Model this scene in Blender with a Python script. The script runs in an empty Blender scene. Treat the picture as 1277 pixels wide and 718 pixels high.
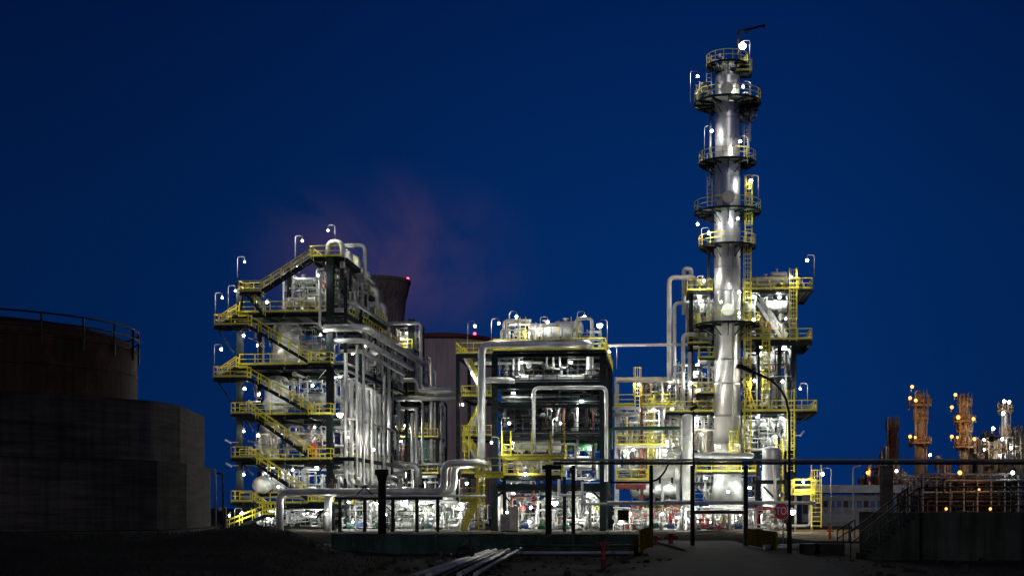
import bpy, math, random
from mathutils import Vector, Matrix, noise
rng = random.Random(11)
SC = bpy.context.scene
COL = SC.collection
PI = math.pi
# ------------------------------------------------------------------ camera geometry and the two frames
F, HY, CX, EYE = 1773.0, 633.0, 638.5, 2.3
TH = math.radians(5.8)
CT_, ST_ = math.cos(TH), math.sin(TH)
FR = 'P'                                   # current frame: P = plant grid (turned 5.8 deg), G = straight ahead


def toW(p, fr):
    u, v, z = p
    if fr == 'P':
        return Vector((u * CT_ + v * ST_, -u * ST_ + v * CT_, z))
    return Vector((u, v, z))


def depth(u, v):
    return -u * ST_ + v * CT_ if FR == 'P' else v


def uat(px, v):
    r = (px - CX) / F
    if FR == 'P':
        return v * (r * CT_ - ST_) / (CT_ + ST_ * r)
    return r * v


def zat(py, u, v):
    return EYE + (HY - py) * depth(u, v) / F


def L(px, py, v):
    u = uat(px, v)
    return (u, v, zat(py, u, v))


def S(v, u=0.0):                            # metres per photo pixel at that depth
    return depth(u, v) / F


# ------------------------------------------------------------------ materials
MATS = {}


def nodes_of(name):
    m = bpy.data.materials.new(name)
    m.use_nodes = True
    nt = m.node_tree
    nt.nodes.clear()
    return m, nt, nt.nodes, nt.links


def mat(key, col, rough=0.5, metal=0.0, var=0.25, scale=1.5, bump=0.0, bscale=20.0, rust=0.0, rustcol=(0.12, 0.05, 0.02), band=0.0, bandscale=1.2, streak=0.0, hband=0.0, emit=None, spec=None):
    m, nt, N, K = nodes_of(key)
    out = N.new('ShaderNodeOutputMaterial')
    if emit:
        e = N.new('ShaderNodeEmission')
        e.inputs['Color'].default_value = (*col, 1)
        e.inputs['Strength'].default_value = emit
        K.new(e.outputs[0], out.inputs[0])
        m.cycles.emission_sampling = 'NONE'
        MATS[key] = m
        return m
    b = N.new('ShaderNodeBsdfPrincipled')
    K.new(b.outputs[0], out.inputs[0])
    b.inputs['Specular IOR Level'].default_value = spec if spec is not None else (0.0 if key in ('gate_yellow', 'yard') else .03 if key in ('soil', 'asphalt', 'block') else .08 if key in ('soil', 'asphalt', 'block', 'concrete_dark', 'grass', 'rubble', 'wall_green', 'tank_shell', 'yard', 'sand', 'chimney', 'plum') else .12 if key in ('steel', 'black', 'dark', 'gate_yellow', 'rubble') else .5)
    tc = N.new('ShaderNodeTexCoord')
    info = N.new('ShaderNodeObjectInfo')
    add = N.new('ShaderNodeVectorMath'); add.operation = 'ADD'
    mul = N.new('ShaderNodeVectorMath'); mul.operation = 'SCALE'
    mul.inputs['Scale'].default_value = 37.0
    comb = N.new('ShaderNodeCombineXYZ')
    for i in range(3):
        K.new(info.outputs['Random'], comb.inputs[i])
    K.new(comb.outputs[0], mul.inputs[0])
    K.new(tc.outputs['Object'], add.inputs[0])
    K.new(mul.outputs[0], add.inputs[1])
    n1 = N.new('ShaderNodeTexNoise'); n1.inputs['Scale'].default_value = scale; n1.inputs['Detail'].default_value = 5
    K.new(add.outputs[0], n1.inputs['Vector'])
    ramp = N.new('ShaderNodeValToRGB')
    ramp.color_ramp.elements[0].position = 0.3
    ramp.color_ramp.elements[1].position = 0.72
    ramp.color_ramp.elements[0].color = (*[c * (1 - var) for c in col], 1)
    ramp.color_ramp.elements[1].color = (*[min(1, c * (1 + var * 0.5)) for c in col], 1)
    K.new(n1.outputs['Fac'], ramp.inputs[0])
    colour = ramp.outputs[0]
    # per-object brightness drift
    hs = N.new('ShaderNodeHueSaturation')
    mr = N.new('ShaderNodeMapRange'); mr.inputs[3].default_value = 0.82; mr.inputs[4].default_value = 1.12
    K.new(info.outputs['Random'], mr.inputs[0]); K.new(mr.outputs[0], hs.inputs['Value'])
    K.new(colour, hs.inputs['Color']); colour = hs.outputs[0]
    if streak > 0:
        mp = N.new('ShaderNodeMapping'); mp.inputs['Scale'].default_value = (1.3, 1.3, 0.08)
        K.new(add.outputs[0], mp.inputs[0])
        n3 = N.new('ShaderNodeTexNoise'); n3.inputs['Scale'].default_value = 1.6; n3.inputs['Detail'].default_value = 7
        K.new(mp.outputs[0], n3.inputs['Vector'])
        r3 = N.new('ShaderNodeValToRGB'); r3.color_ramp.elements[0].position = 0.42; r3.color_ramp.elements[1].position = 0.66
        K.new(n3.outputs['Fac'], r3.inputs[0])
        mx = N.new('ShaderNodeMixRGB'); mx.blend_type = 'MULTIPLY'
        mm = N.new('ShaderNodeMath'); mm.operation = 'MULTIPLY'; mm.inputs[1].default_value = streak
        K.new(r3.outputs[0], mm.inputs[0]); K.new(mm.outputs[0], mx.inputs[0])
        K.new(colour, mx.inputs[1]); mx.inputs[2].default_value = (0.25, 0.23, 0.2, 1)
        colour = mx.outputs[0]
    if hband > 0:
        mp = N.new('ShaderNodeMapping'); mp.inputs['Scale'].default_value = (.12, .12, 1.7)
        K.new(add.outputs[0], mp.inputs[0])
        n5 = N.new('ShaderNodeTexNoise'); n5.inputs['Scale'].default_value = 1.5; n5.inputs['Detail'].default_value = 8; n5.inputs['Roughness'].default_value = .7
        K.new(mp.outputs[0], n5.inputs['Vector'])
        r5 = N.new('ShaderNodeValToRGB'); r5.color_ramp.elements[0].position = .4; r5.color_ramp.elements[1].position = .62
        K.new(n5.outputs['Fac'], r5.inputs[0])
        mx = N.new('ShaderNodeMixRGB'); mx.blend_type = 'MULTIPLY'; mm = N.new('ShaderNodeMath'); mm.operation = 'MULTIPLY'; mm.inputs[1].default_value = hband
        K.new(r5.outputs[0], mm.inputs[0]); K.new(mm.outputs[0], mx.inputs[0]); K.new(colour, mx.inputs[1]); mx.inputs[2].default_value = (.35, .34, .34, 1)
        colour = mx.outputs[0]
    if rust > 0:
        n2 = N.new('ShaderNodeTexNoise'); n2.inputs['Scale'].default_value = scale * 2.3; n2.inputs['Detail'].default_value = 8
        K.new(add.outputs[0], n2.inputs['Vector'])
        r2 = N.new('ShaderNodeValToRGB'); r2.color_ramp.elements[0].position = 0.62 - 0.25 * rust; r2.color_ramp.elements[1].position = 0.72
        K.new(n2.outputs['Fac'], r2.inputs[0])
        mx = N.new('ShaderNodeMixRGB')
        K.new(r2.outputs[0], mx.inputs[0]); K.new(colour, mx.inputs[1]); mx.inputs[2].default_value = (*rustcol, 1)
        colour = mx.outputs[0]
    K.new(colour, b.inputs['Base Color'])
    b.inputs['Metallic'].default_value = metal
    rr = N.new('ShaderNodeMapRange'); rr.inputs[3].default_value = max(0.05, rough - 0.12); rr.inputs[4].default_value = min(1, rough + 0.15)
    K.new(n1.outputs['Fac'], rr.inputs[0]); K.new(rr.outputs[0], b.inputs['Roughness'])
    height = None
    if bump > 0:
        n4 = N.new('ShaderNodeTexNoise'); n4.inputs['Scale'].default_value = bscale; n4.inputs['Detail'].default_value = 4
        K.new(add.outputs[0], n4.inputs['Vector'])
        bp = N.new('ShaderNodeBump'); bp.inputs['Strength'].default_value = bump; bp.inputs['Distance'].default_value = 0.05
        K.new(n4.outputs['Fac'], bp.inputs['Height']); height = bp
        K.new(bp.outputs[0], b.inputs['Normal'])
    if band > 0:
        wv = N.new('ShaderNodeTexWave'); wv.wave_type = 'BANDS'; wv.bands_direction = 'Z'; wv.wave_profile = 'SAW'
        wv.inputs['Scale'].default_value = bandscale; wv.inputs['Distortion'].default_value = 0.15
        K.new(tc.outputs['Object'], wv.inputs['Vector'])
        bp2 = N.new('ShaderNodeBump'); bp2.inputs['Strength'].default_value = band; bp2.inputs['Distance'].default_value = 0.06
        K.new(wv.outputs['Fac'], bp2.inputs['Height'])
        if height:
            K.new(height.outputs[0], bp2.inputs['Normal'])
        K.new(bp2.outputs[0], b.inputs['Normal'])
    MATS[key] = m
    return m


mat('steel', (0.009, 0.016, 0.020), 0.5, 0.0, 0.3, 0.8, rust=0.1)
mat('yellow', (0.76, 0.68, 0.05), 0.42, 0.0, 0.22, 1.2, rust=0.12, rustcol=(0.2, 0.12, 0.02))
mat('alu', (0.64, 0.65, 0.65), 0.42, 0.5, 0.4, 0.9, bump=0.25, bscale=3.0)
mat('alu_dull', (0.38, 0.39, 0.39), 0.46, 0.45, 0.45, 1.0, bump=0.2, bscale=4.0)
mat('shell', (0.60, 0.61, 0.64), 0.35, 0.75, 0.28, 0.5, bump=0.12, bscale=1.5, band=0.55, bandscale=0.42)
mat('white', (0.56, 0.57, 0.55), 0.45, 0.1, 0.3, 1.0)
mat('cream', (0.50, 0.47, 0.38), 0.5, 0.0, 0.25, 1.0, rust=0.08)
mat('grey', (0.30, 0.31, 0.31), 0.5, 0.1, 0.35, 1.0, rust=0.1)
mat('galv', (0.42, 0.43, 0.44), 0.45, 0.4, 0.25, 2.0)
mat('grating', (0.16, 0.17, 0.17), 0.55, 0.3, 0.35, 3.0, bump=0.3, bscale=14)
mat('dark', (0.045, 0.048, 0.05), 0.5, 0.1, 0.35, 1.5, rust=0.15)
mat('rusty', (0.22, 0.10, 0.05), 0.75, 0.0, 0.45, 1.4, rust=0.25)
mat('red', (0.42, 0.03, 0.02), 0.42, 0.0, 0.3, 1.5)
mat('maroon', (0.16, 0.03, 0.025), 0.6, 0.0, 0.3, 1.0)
mat('green', (0.012, 0.09, 0.03), 0.42, 0.0, 0.3, 1.2)
mat('teal', (0.05, 0.12, 0.11), 0.5, 0.0, 0.3, 1.2)
mat('blue', (0.06, 0.12, 0.30), 0.45, 0.0, 0.3, 1.2)
mat('black', (0.007, 0.0075, 0.008), 0.55, 0.0, 0.3, 1.2)
mat('concrete_dark', (0.115, 0.102, 0.092), 0.9, 0.0, 0.5, 0.12, bump=0.6, bscale=1.2, streak=0.45, hband=.85)
mat('concrete', (0.34, 0.33, 0.30), 0.85, 0.0, 0.35, 0.4, bump=0.3, bscale=6, streak=0.4)
mat('wall_green', (0.030, 0.062, 0.05), 0.8, 0.0, 0.5, 0.7, rust=0.35, rustcol=(0.07, 0.075, 0.07), streak=0.5)
mat('block', (0.050, 0.062, 0.052), 0.9, 0.0, 0.45, 0.6, bump=0.5, bscale=4, streak=0.8)
mat('tank_shell', (0.05, 0.030, 0.021), 0.8, 0.0, 0.45, 0.3, streak=0.6, rust=0.3, rustcol=(0.07, 0.035, 0.02))
mat('chimney', (0.27, 0.22, 0.20), 0.9, 0.0, 0.35, 0.1, streak=0.7)
mat('plum', (0.55, 0.44, 0.46), 0.8, 0.0, 0.2, 0.05, streak=0.35)
mat('far_shell', (0.32, 0.26, 0.18), 0.7, 0.0, 0.3, 0.3, rust=0.05)
mat('soil', (0.026, 0.023, 0.018), 0.95, 0.0, 0.5, 0.35, bump=0.9, bscale=1.6)
mat('asphalt', (0.040, 0.041, 0.046), 0.85, 0.0, 0.6, 0.45, bump=0.6, bscale=3, rust=.2, rustcol=(.024, .024, .026))
mat('yard', (0.085, 0.08, 0.07), 0.85, 0.0, 0.3, 0.2, bump=0.2, bscale=4)
mat('sand', (0.30, 0.22, 0.13), 0.95, 0.0, 0.3, 0.3, bump=0.5, bscale=2)
mat('grass', (0.020, 0.030, 0.010), 0.9, 0.0, 0.5, 0.8)
mat('rubble', (0.04, 0.038, 0.034), 0.95, 0.0, 0.5, 0.8, bump=0.6, bscale=6)
mat('glow_white', (1.0, 0.96, 0.88), emit=40.0)
mat('glow_amber', (1.0, 0.40, 0.09), emit=3.2)
mat('hydrant_red', (0.16, 0.012, 0.010), 0.6, 0.0, 0.4, 1.5, rust=0.2)
mat('glow_red', (1.0, 0.03, 0.06), emit=16.0)
mat('glow_window', (1.0, 0.8, 0.5), emit=0.8)
mat('sign_red', (0.50, 0.02, 0.02), 0.4, 0.0, 0.15, 2.0)
mat('sign_white', (0.8, 0.8, 0.78), 0.4, 0.0, 0.1, 2.0)
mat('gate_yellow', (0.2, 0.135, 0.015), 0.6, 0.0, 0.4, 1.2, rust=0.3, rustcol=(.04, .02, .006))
mat('orange', (0.6, 0.13, 0.02), 0.6, 0.0, 0.2, 2.0)

WORD = {'alu': 'silver clad', 'alu_dull': 'dull silver', 'white': 'white painted', 'grey': 'grey steel', 'dark': 'dark steel', 'yellow': 'yellow painted', 'red': 'red painted',
        'green': 'green painted', 'rusty': 'rusty brown', 'cream': 'cream coloured', 'galv': 'galvanised', 'teal': 'teal painted', 'blue': 'blue painted', 'maroon': 'dark red', 'steel': 'blackish steel', 'black': 'black', 'shell': 'bright silver', 'far_shell': 'dull beige'}

# ------------------------------------------------------------------ mesh builder
WLOC = {}


class MB:
    def __init__(s):
        s.v, s.f, s.sm, s.fr = [], [], [], FR

    def quad_strip(s, rings, closed=True, smooth=True, cap0=True, cap1=True):
        base = len(s.v)
        n = len(rings[0])
        for r in rings:
            s.v.extend(r)
        for i in range(len(rings) - 1):
            for j in range(n if closed else n - 1):
                a = base + i * n + j
                b = base + i * n + (j + 1) % n
                s.f.append((a, b, b + n, a + n)); s.sm.append(smooth)
        if cap0 and closed:
            s.f.append(tuple(base + j for j in reversed(range(n)))); s.sm.append(False)
        if cap1 and closed:
            e = base + (len(rings) - 1) * n
            s.f.append(tuple(e + j for j in range(n))); s.sm.append(False)

    def box(s, lo, hi):
        x0, y0, z0 = lo; x1, y1, z1 = hi
        b = len(s.v)
        s.v += [(x0, y0, z0), (x1, y0, z0), (x1, y1, z0), (x0, y1, z0), (x0, y0, z1), (x1, y0, z1), (x1, y1, z1), (x0, y1, z1)]
        for q in ((0, 3, 2, 1), (4, 5, 6, 7), (0, 1, 5, 4), (1, 2, 6, 5), (2, 3, 7, 6), (3, 0, 4, 7)):
            s.f.append(tuple(b + i for i in q)); s.sm.append(False)
        return s

    def bar(s, a, b, w, h=None, up=(0, 0, 1)):
        h = h or w
        a, b = Vector(a), Vector(b)
        d = (b - a)
        if d.length < 1e-6:
            return s
        d.normalize()
        upv = Vector(up)
        if abs(d.dot(upv)) > 0.98:
            upv = Vector((0, 1, 0))
        sx = d.cross(upv).normalized() * (w / 2)
        sy = sx.cross(d).normalized() * (h / 2)
        s.quad_strip([[tuple(p + o) for o in (-sx - sy, sx - sy, sx + sy, -sx + sy)] for p in (a, b)], smooth=False)
        return s

    def ibeam(s, a, b, w, h, up=(0, 0, 1)):
        t = min(w, h) * 0.16
        a, b = Vector(a), Vector(b)
        d = (b - a).normalized()
        upv = Vector(up)
        if abs(d.dot(upv)) > 0.98:
            upv = Vector((0, 1, 0))
        sx = d.cross(upv).normalized()
        sy = sx.cross(d).normalized()
        pr = [(-w / 2, -h / 2), (w / 2, -h / 2), (w / 2, -h / 2 + t), (t / 2, -h / 2 + t), (t / 2, h / 2 - t), (w / 2, h / 2 - t), (w / 2, h / 2), (-w / 2, h / 2), (-w / 2, h / 2 - t), (-t / 2, h / 2 - t), (-t / 2, -h / 2 + t), (-w / 2, -h / 2 + t)]
        s.quad_strip([[tuple(p + sx * x + sy * y) for x, y in pr] for p in (a, b)], smooth=False)
        return s

    def tube(s, pts, r, n=8, bend=None, cap=True):
        pts = [Vector(p) for p in pts]
        if bend is None:
            bend = r * 3.2
        path = [pts[0]]
        for i in range(1, len(pts) - 1):
            p0, p1, p2 = pts[i - 1], pts[i], pts[i + 1]
            d0, d1 = (p1 - p0), (p2 - p1)
            l0, l1 = d0.length, d1.length
            if l0 < 1e-5 or l1 < 1e-5:
                continue
            d0 /= l0; d1 /= l1
            ang = d0.angle(d1)
            if ang < 0.05 or bend <= 0:
                path.append(p1); continue
            t = min(bend * math.tan(ang / 2), 0.48 * l0, 0.48 * l1)
            a = p1 - d0 * t; c = p1 + d1 * t
            k = 5
            for q in range(k + 1):
                x = q / k
                path.append((a * (1 - x) + p1 * x) * (1 - x) + (p1 * (1 - x) + c * x) * x)
        path.append(pts[-1])
        rings = []
        nrm = None
        for i, p in enumerate(path):
            d = (path[min(i + 1, len(path) - 1)] - path[max(i - 1, 0)])
            if d.length < 1e-9:
                continue
            d.normalize()
            if nrm is None:
                nrm = d.orthogonal().normalized()
            else:
                nrm = (nrm - d * nrm.dot(d))
                nrm = nrm.normalized() if nrm.length > 1e-6 else d.orthogonal().normalized()
            bn = d.cross(nrm)
            rr = r if not isinstance(r, (list, tuple)) else r[0]
            rings.append([tuple(p + nrm * (math.cos(2 * PI * j / n) * rr) + bn * (math.sin(2 * PI * j / n) * rr)) for j in range(n)])
        s.quad_strip(rings, smooth=n > 4, cap0=cap, cap1=cap)
        return s

    def cone(s, a, b, r0, r1, n=12, smooth=True):
        a, b = Vector(a), Vector(b)
        d = (b - a).normalized()
        nr = d.orthogonal().normalized(); bn = d.cross(nr)
        s.quad_strip([[tuple(p + nr * (math.cos(2 * PI * j / n) * r) + bn * (math.sin(2 * PI * j / n) * r)) for j in range(n)] for p, r in ((a, r0), (b, r1))], smooth=smooth)
        return s

    def lathe(s, c, prof, n=24, axis='z', cap=True):
        rings = []
        for r, h in prof:
            ring = []
            for j in range(n):
                a = 2 * PI * j / n
                x, y = r * math.cos(a), r * math.sin(a)
                if axis == 'z':
                    ring.append((c[0] + x, c[1] + y, c[2] + h))
                elif axis == 'u':
                    ring.append((c[0] + h, c[1] + x, c[2] + y))
                else:
                    ring.append((c[0] + y, c[1] + h, c[2] + x))
            rings.append(ring)
        s.quad_strip(rings, cap0=cap, cap1=cap)
        return s

    def annulus(s, c, r0, r1, z0, z1, a0, a1, n=28):
        rings = []
        for i in range(n + 1):
            a = a0 + (a1 - a0) * i / n
            ca, sa = math.cos(a), math.sin(a)
            rings.append([(c[0] + r * ca, c[1] + r * sa, z) for r, z in ((r0, z0), (r1, z0), (r1, z1), (r0, z1))])
        s.quad_strip(rings, smooth=False)
        return s

    def torus(s, c, R, r, axis='z', n=14, m=5):
        pts = []
        for i in range(n):
            a = 2 * PI * i / n
            x, y = R * math.cos(a), R * math.sin(a)
            pts.append({'z': (c[0] + x, c[1] + y, c[2]), 'u': (c[0], c[1] + x, c[2] + y), 'v': (c[0] + x, c[1], c[2] + y)}[axis])
        pts.append(pts[0])
        s.tube(pts, r, m, bend=0, cap=False)
        return s

    def ball(s, c, r, n=10, sq=1.0):
        pr = [(max(0.02, math.sin(PI * i / 6)) * r, -math.cos(PI * i / 6) * r * sq) for i in range(7)]
        return s.lathe(c, pr, n)

    def build(s, name, m, parent=None, label=None, cat=None, group=None, kind=None):
        pts = [toW(p, s.fr) for p in s.v]
        if not pts:
            return None
        lo = Vector([min(p[i] for p in pts) for i in range(3)])
        hi = Vector([max(p[i] for p in pts) for i in range(3)])
        o0 = (lo + hi) / 2
        if parent is None:
            o0.z = lo.z
        me = bpy.data.meshes.new(name)
        me.from_pydata([tuple(p - o0) for p in pts], [], s.f)
        me.polygons.foreach_set('use_smooth', s.sm)
        me.materials.append(MATS[m])
        me.update()
        o = bpy.data.objects.new(name, me)
        COL.objects.link(o)
        if parent is not None:
            o.parent = parent
            o.location = o0 - WLOC[parent.name]
        else:
            o.location = o0
        WLOC[o.name] = o0
        tag(o, label, cat, group, kind)
        return o


ALL_LABELS = {}


def tag(o, label=None, cat=None, group=None, kind=None):
    if label:
        if len(label.replace('-', ' ').split()) > 16: print('LONG', label)
        o['label'] = label
    if cat: o['category'] = cat
    if group: o['group'] = group
    if kind: o['kind'] = kind
    return o


def thing(name, label, cat, loc, group=None):
    o = bpy.data.objects.new(name, None)
    COL.objects.link(o)
    o.empty_display_size = 0.3
    o.location = toW(loc, FR)
    WLOC[o.name] = o.location.copy()
    return tag(o, label, cat, group)


# ------------------------------------------------------------------ reusable pieces (local frame)
def rail_mb(mb, pts, h=1.1, r=0.042, sp=1.5, mid=True, toe=True):
    pts = [Vector(p) for p in pts]
    Z = Vector((0, 0, h))
    for a, b in zip(pts, pts[1:]):
        mb.bar(a + Z, b + Z, 2 * r, 2 * r)
        if mid:
            mb.bar(a + Z * 0.52, b + Z * 0.52, 1.6 * r, 1.6 * r)
        if toe:
            mb.bar(a + Vector((0, 0, 0.08)), b + Vector((0, 0, 0.08)), 0.02, 0.22)
        k = max(1, int(round((b - a).length / sp)))
        for i in range(k + 1):
            p = a.lerp(b, i / k)
            mb.bar(p - Vector((0, 0, 0.1)), p + Z, 2 * r * 0.95, 2 * r * 0.95)


def platform(root, u0, u1, v0, v1, z, rails='flr', depth_=0.34, rmat='yellow', edge='steel', label=None, h=1.1):
    mb = MB()
    mb.box((u0, v0, z - 0.05), (u1, v1, z))
    o = mb.build('platform', 'grating', root, label)
    e = MB()
    zz = z - 0.06 - depth_ / 2
    i = 0.07
    for a, b in (((u0, v0 + i, zz), (u1, v0 + i, zz)), ((u0, v1 - i, zz), (u1, v1 - i, zz)), ((u0 + i, v0 + .15, zz), (u0 + i, v1 - .15, zz)), ((u1 - i, v0 + .15, zz), (u1 - i, v1 - .15, zz))):
        e.ibeam(a, b, 0.13, depth_)
    k = max(1, int((u1 - u0) / 1.6))
    for j in range(1, k):
        uu = u0 + (u1 - u0) * j / k
        e.ibeam((uu, v0 + .15, zz + .04), (uu, v1 - .15, zz + .04), 0.1, depth_ * .7)
    e.build('edge_beam', edge, o)
    if rails:
        rb = MB()
        d = 0.04
        segs = {'f': ((u0 + d, v0 + d, z), (u1 - d, v0 + d, z)), 'b': ((u0 + d, v1 - d, z), (u1 - d, v1 - d, z)), 'l': ((u0 + d, v0 + d, z), (u0 + d, v1 - d, z)), 'r': ((u1 - d, v0 + d, z), (u1 - d, v1 - d, z))}
        for c in rails:
            rail_mb(rb, segs[c], h=h)
            if 'f' in rails and 'b' in rails and 'l' not in rails and 'r' not in rails:
                rb.build('railing', rmat, o); rb = MB()
        if rb.v: rb.build('railing', rmat, o)
    return o


def stair(root, a, b, w=0.95, vdir=1, rmat='yellow', smat='steel'):
    """flight between a (top nosing) and b (foot); runs along u, width w along v"""
    a, b = Vector(a), Vector(b)
    mb = MB()
    off = Vector((0, w * vdir, 0))
    for q in (Vector((0, 0, 0)), off):
        mb.bar(a + q - Vector((0, 0, .12)), b + q - Vector((0, 0, .12)), 0.05, 0.3)
    n = max(3, int(abs(a.z - b.z) / 0.21))
    s = 1 if b.x > a.x else -1
    for i in range(1, n):
        p = a.lerp(b, i / n)
        mb.box((p.x - 0.13, min(p.y, p.y + off.y) + .03, p.z - 0.04), (p.x + 0.13, max(p.y, p.y + off.y) - .03, p.z))
    o = mb.build('stair_flight', smat, root)
    rb = MB()
    for q in (Vector((0, 0, 0)), off):
        rail_mb(rb, [a + q, b + q], h=1.0, sp=1.3, toe=False)
    rb.build('handrail', rmat, o)
    return o


def ladder_mb(mb, u, v, z0, z1, w=0.5, cage=True, face=-1, r=0.048):
    for q in (-w / 2, w / 2):
        mb.bar((u + q, v, z0), (u + q, v, z1 + 1.1), 2 * r, 2 * r)
    n = int((z1 - z0) / 0.42)
    for i in range(n + 1):
        z = z0 + 0.15 + i * 0.42
        mb.bar((u - w / 2, v, z), (u + w / 2, v, z), 0.055, 0.055)
    if cage and z1 - z0 > 2.6:
        hs = []
        z = z0 + 2.3
        while z < z1 + 1.1:
            hs.append(z); z += 1.0
        R = 0.42
        for z in hs:
            pts = [(u + R * math.cos(t), v + face * (0.08 + R * 1.5 * max(0, math.sin(t))), z) for t in [PI * k / 8 for k in range(9)]]
            mb.tube(pts, 0.045, 4, bend=0)
        for t in (0.1, 0.3, 0.5, 0.7, 0.9):
            mb.bar((u + R * math.cos(PI * t), v + face * (0.08 + R * 1.5 * math.sin(PI * t)), hs[0]), (u + R * math.cos(PI * t), v + face * (0.08 + R * 1.5 * math.sin(PI * t)), hs[-1]), 0.05, 0.04)


def part_ladder(root, px, v, py0, py1, cage=True, w=0.5, m='yellow', face=-1):
    u = uat(px, v)
    mb = MB(); ladder_mb(mb, u, v, zat(py0, u, v), zat(py1, u, v), w, cage, face)
    return mb.build('ladder', m, root)


def dome(R, h0, k=5, flat=0.5, sign=1):
    return [(R * math.cos(PI / 2 * i / k) + 0.002, h0 + sign * R * flat * math.sin(PI / 2 * i / k)) for i in range(k + 1)]


def vessel_v(name, label, cat, u, v, z0, z1, R, m='alu', group=None, skirt=0.9, bands=True, nozz=True, skirtmat='grey'):
    t = thing(name, label, cat, (u, v, z0), group)
    mb = MB()
    zb = z0 + skirt
    prof = list(reversed(dome(R, zb + R * .4, sign=-1, flat=.4))) + dome(R, z1 - R * .5, sign=1)
    mb.lathe((u, v, 0), prof, 22)
    if bands:
        z = zb + R * .5
        while z < z1 - R * .6:
            mb.annulus((u, v), R - 0.02, R + 0.025, z, z + 0.09, 0, 2 * PI, 22)
            z += 1.3
    mb.build('shell', m, t)
    sk = MB()
    sk.lathe((u, v, 0), [(R * .93, z0), (R * .93, zb + R * .35)], 20); sk.annulus((u, v), R * .8, R * 1.12, z0, z0 + .07, 0, 2 * PI, 20)
    sk.build('skirt', skirtmat, t)
    if nozz:
        for i in range(3):
            a = -PI / 2 + rng.uniform(-1.1, 1.1); zz = zb + (z1 - zb) * (0.25 + 0.25 * i)
            nb = MB(); d = Vector((math.cos(a), math.sin(a), 0))
            p = Vector((u, v, zz)); r = R * rng.uniform(.12, .2)
            nb.cone(p + d * R * .95, p + d * (R + .28), r, r, 10); nb.cone(p + d * (R + .2), p + d * (R + .29), r * 1.6, r * 1.6, 12, False)
            nb.build('nozzle', 'galv', t)
    return t


def vessel_h(name, label, cat, u0, u1, v, z, R, m='alu', axis='u', group=None, saddlez=None):
    """horizontal shell between u0 and u1 (or along v when axis = v: u0,u1 are v values and v is u)"""
    c = (0, v, z) if axis == 'u' else (v, 0, z)
    base = ((u0 + u1) / 2, v, z - R) if axis == 'u' else (v, (u0 + u1) / 2, z - R)
    t = thing(name, label, cat, base, group)
    mb = MB()
    prof = list(reversed(dome(R, u0 + R * .4, sign=-1, flat=.4))) + dome(R, u1 - R * .4, sign=1, flat=.4)
    mb.lathe(c, prof, 20, axis)
    for q in (0.18, 0.82):
        h = u0 + (u1 - u0) * q
        mb.lathe(c, [(R * .9, h - .05), (R * 1.13, h - .05), (R * 1.13, h + .05), (R * .9, h + .05)], 20, axis)
    mb.build('shell', m, t)
    for q in (0.28, 0.72):
        h = u0 + (u1 - u0) * q
        sb = MB(); sz = saddlez if saddlez is not None else z - R * 1.45
        if axis == 'u':
            sb.box((h - .12, v - R * .8, sz), (h + .12, v + R * .8, z - R * .45))
        else:
            sb.box((v - R * .8, h - .12, sz), (v + R * .8, h + .12, z - R * .45))
        sb.build('saddle', 'steel', t)
    nb = MB()
    h = u0 + (u1 - u0) * .4
    p = Vector((h, v, z)) if axis == 'u' else Vector((v, h, z))
    nb.cone(p + Vector((0, 0, R * .9)), p + Vector((0, 0, R + .3)), R * .25, R * .25, 10); nb.cone(p + Vector((0, 0, R + .22)), p + Vector((0, 0, R + .32)), R * .42, R * .42, 12, False)
    nb.build('nozzle', 'galv', t)
    return t


def pump(u, v, z, label, group, m='green'):
    t = thing('process_pump', label, 'pump', (u, v, z), group)
    b = MB(); b.box((u - .9, v - .35, z), (u + .9, v + .35, z + .16)); b.build('base_plate', 'grey', t)
    b = MB(); b.lathe((u + .1, v, z + .55), [(.1, -.1), (.3, -.08), (.3, .62), (.2, .68)], 14, 'u')
    for k in range(5):
        b.lathe((u + .1, v, z + .55), [(.29, .02 + k * .12), (.33, .02 + k * .12), (.33, .06 + k * .12), (.29, .06 + k * .12)], 14, 'u')
    b.build('motor', m, t)
    b = MB(); b.lathe((u - .5, v, z + .55), [(.12, -.3), (.38, -.25), (.38, .1), (.14, .16), (.1, .5)], 14, 'u'); b.tube([(u - .5, v, z + .9), (u - .5, v, z + 1.3)], .12, 8)
    b.cone((u - .5, v, z + 1.24), (u - .5, v, z + 1.32), .2, .2, 10, False)
    b.build('pump_casing', 'grey', t)
    return t


def valve(root, p, axis, r, wheelmat, face):
    """flanged valve body round p on a pipe along axis; stem towards face"""
    p = Vector(p)
    d = {'u': Vector((1, 0, 0)), 'v': Vector((0, 1, 0)), 'z': Vector((0, 0, 1))}[axis]
    mb = MB()
    for q in (-2.2, 2.2):
        mb.cone(p + d * (q * r - .25 * r), p + d * (q * r + .25 * r), r * 1.9, r * 1.9, 10, False)
    mb.cone(p - d * 2 * r, p, r * 1.1, r * 1.7, 8); mb.cone(p, p + d * 2 * r, r * 1.7, r * 1.1, 8)
    f = Vector(face)
    mb.tube([p, p + f * r * 4.2], r * .55, 6)
    o = mb.build('valve', rng.choice(['grey', 'galv', 'teal', 'dark']), root)
    wb = MB()
    c = p + f * r * 4.2
    ax = 'z' if abs(f.z) > .5 else ('v' if abs(f.y) > .5 else 'u')
    wb.torus(c, r * 2.1, r * .28, ax, 12, 4)
    sp = {'z': [(1, 0, 0), (0, 1, 0)], 'v': [(1, 0, 0), (0, 0, 1)], 'u': [(0, 1, 0), (0, 0, 1)]}[ax]
    for q in sp:
        q = Vector(q) * r * 2.1
        wb.bar(c - q, c + q, r * .3, r * .3)
    wb.build('handwheel', wheelmat, o)


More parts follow.
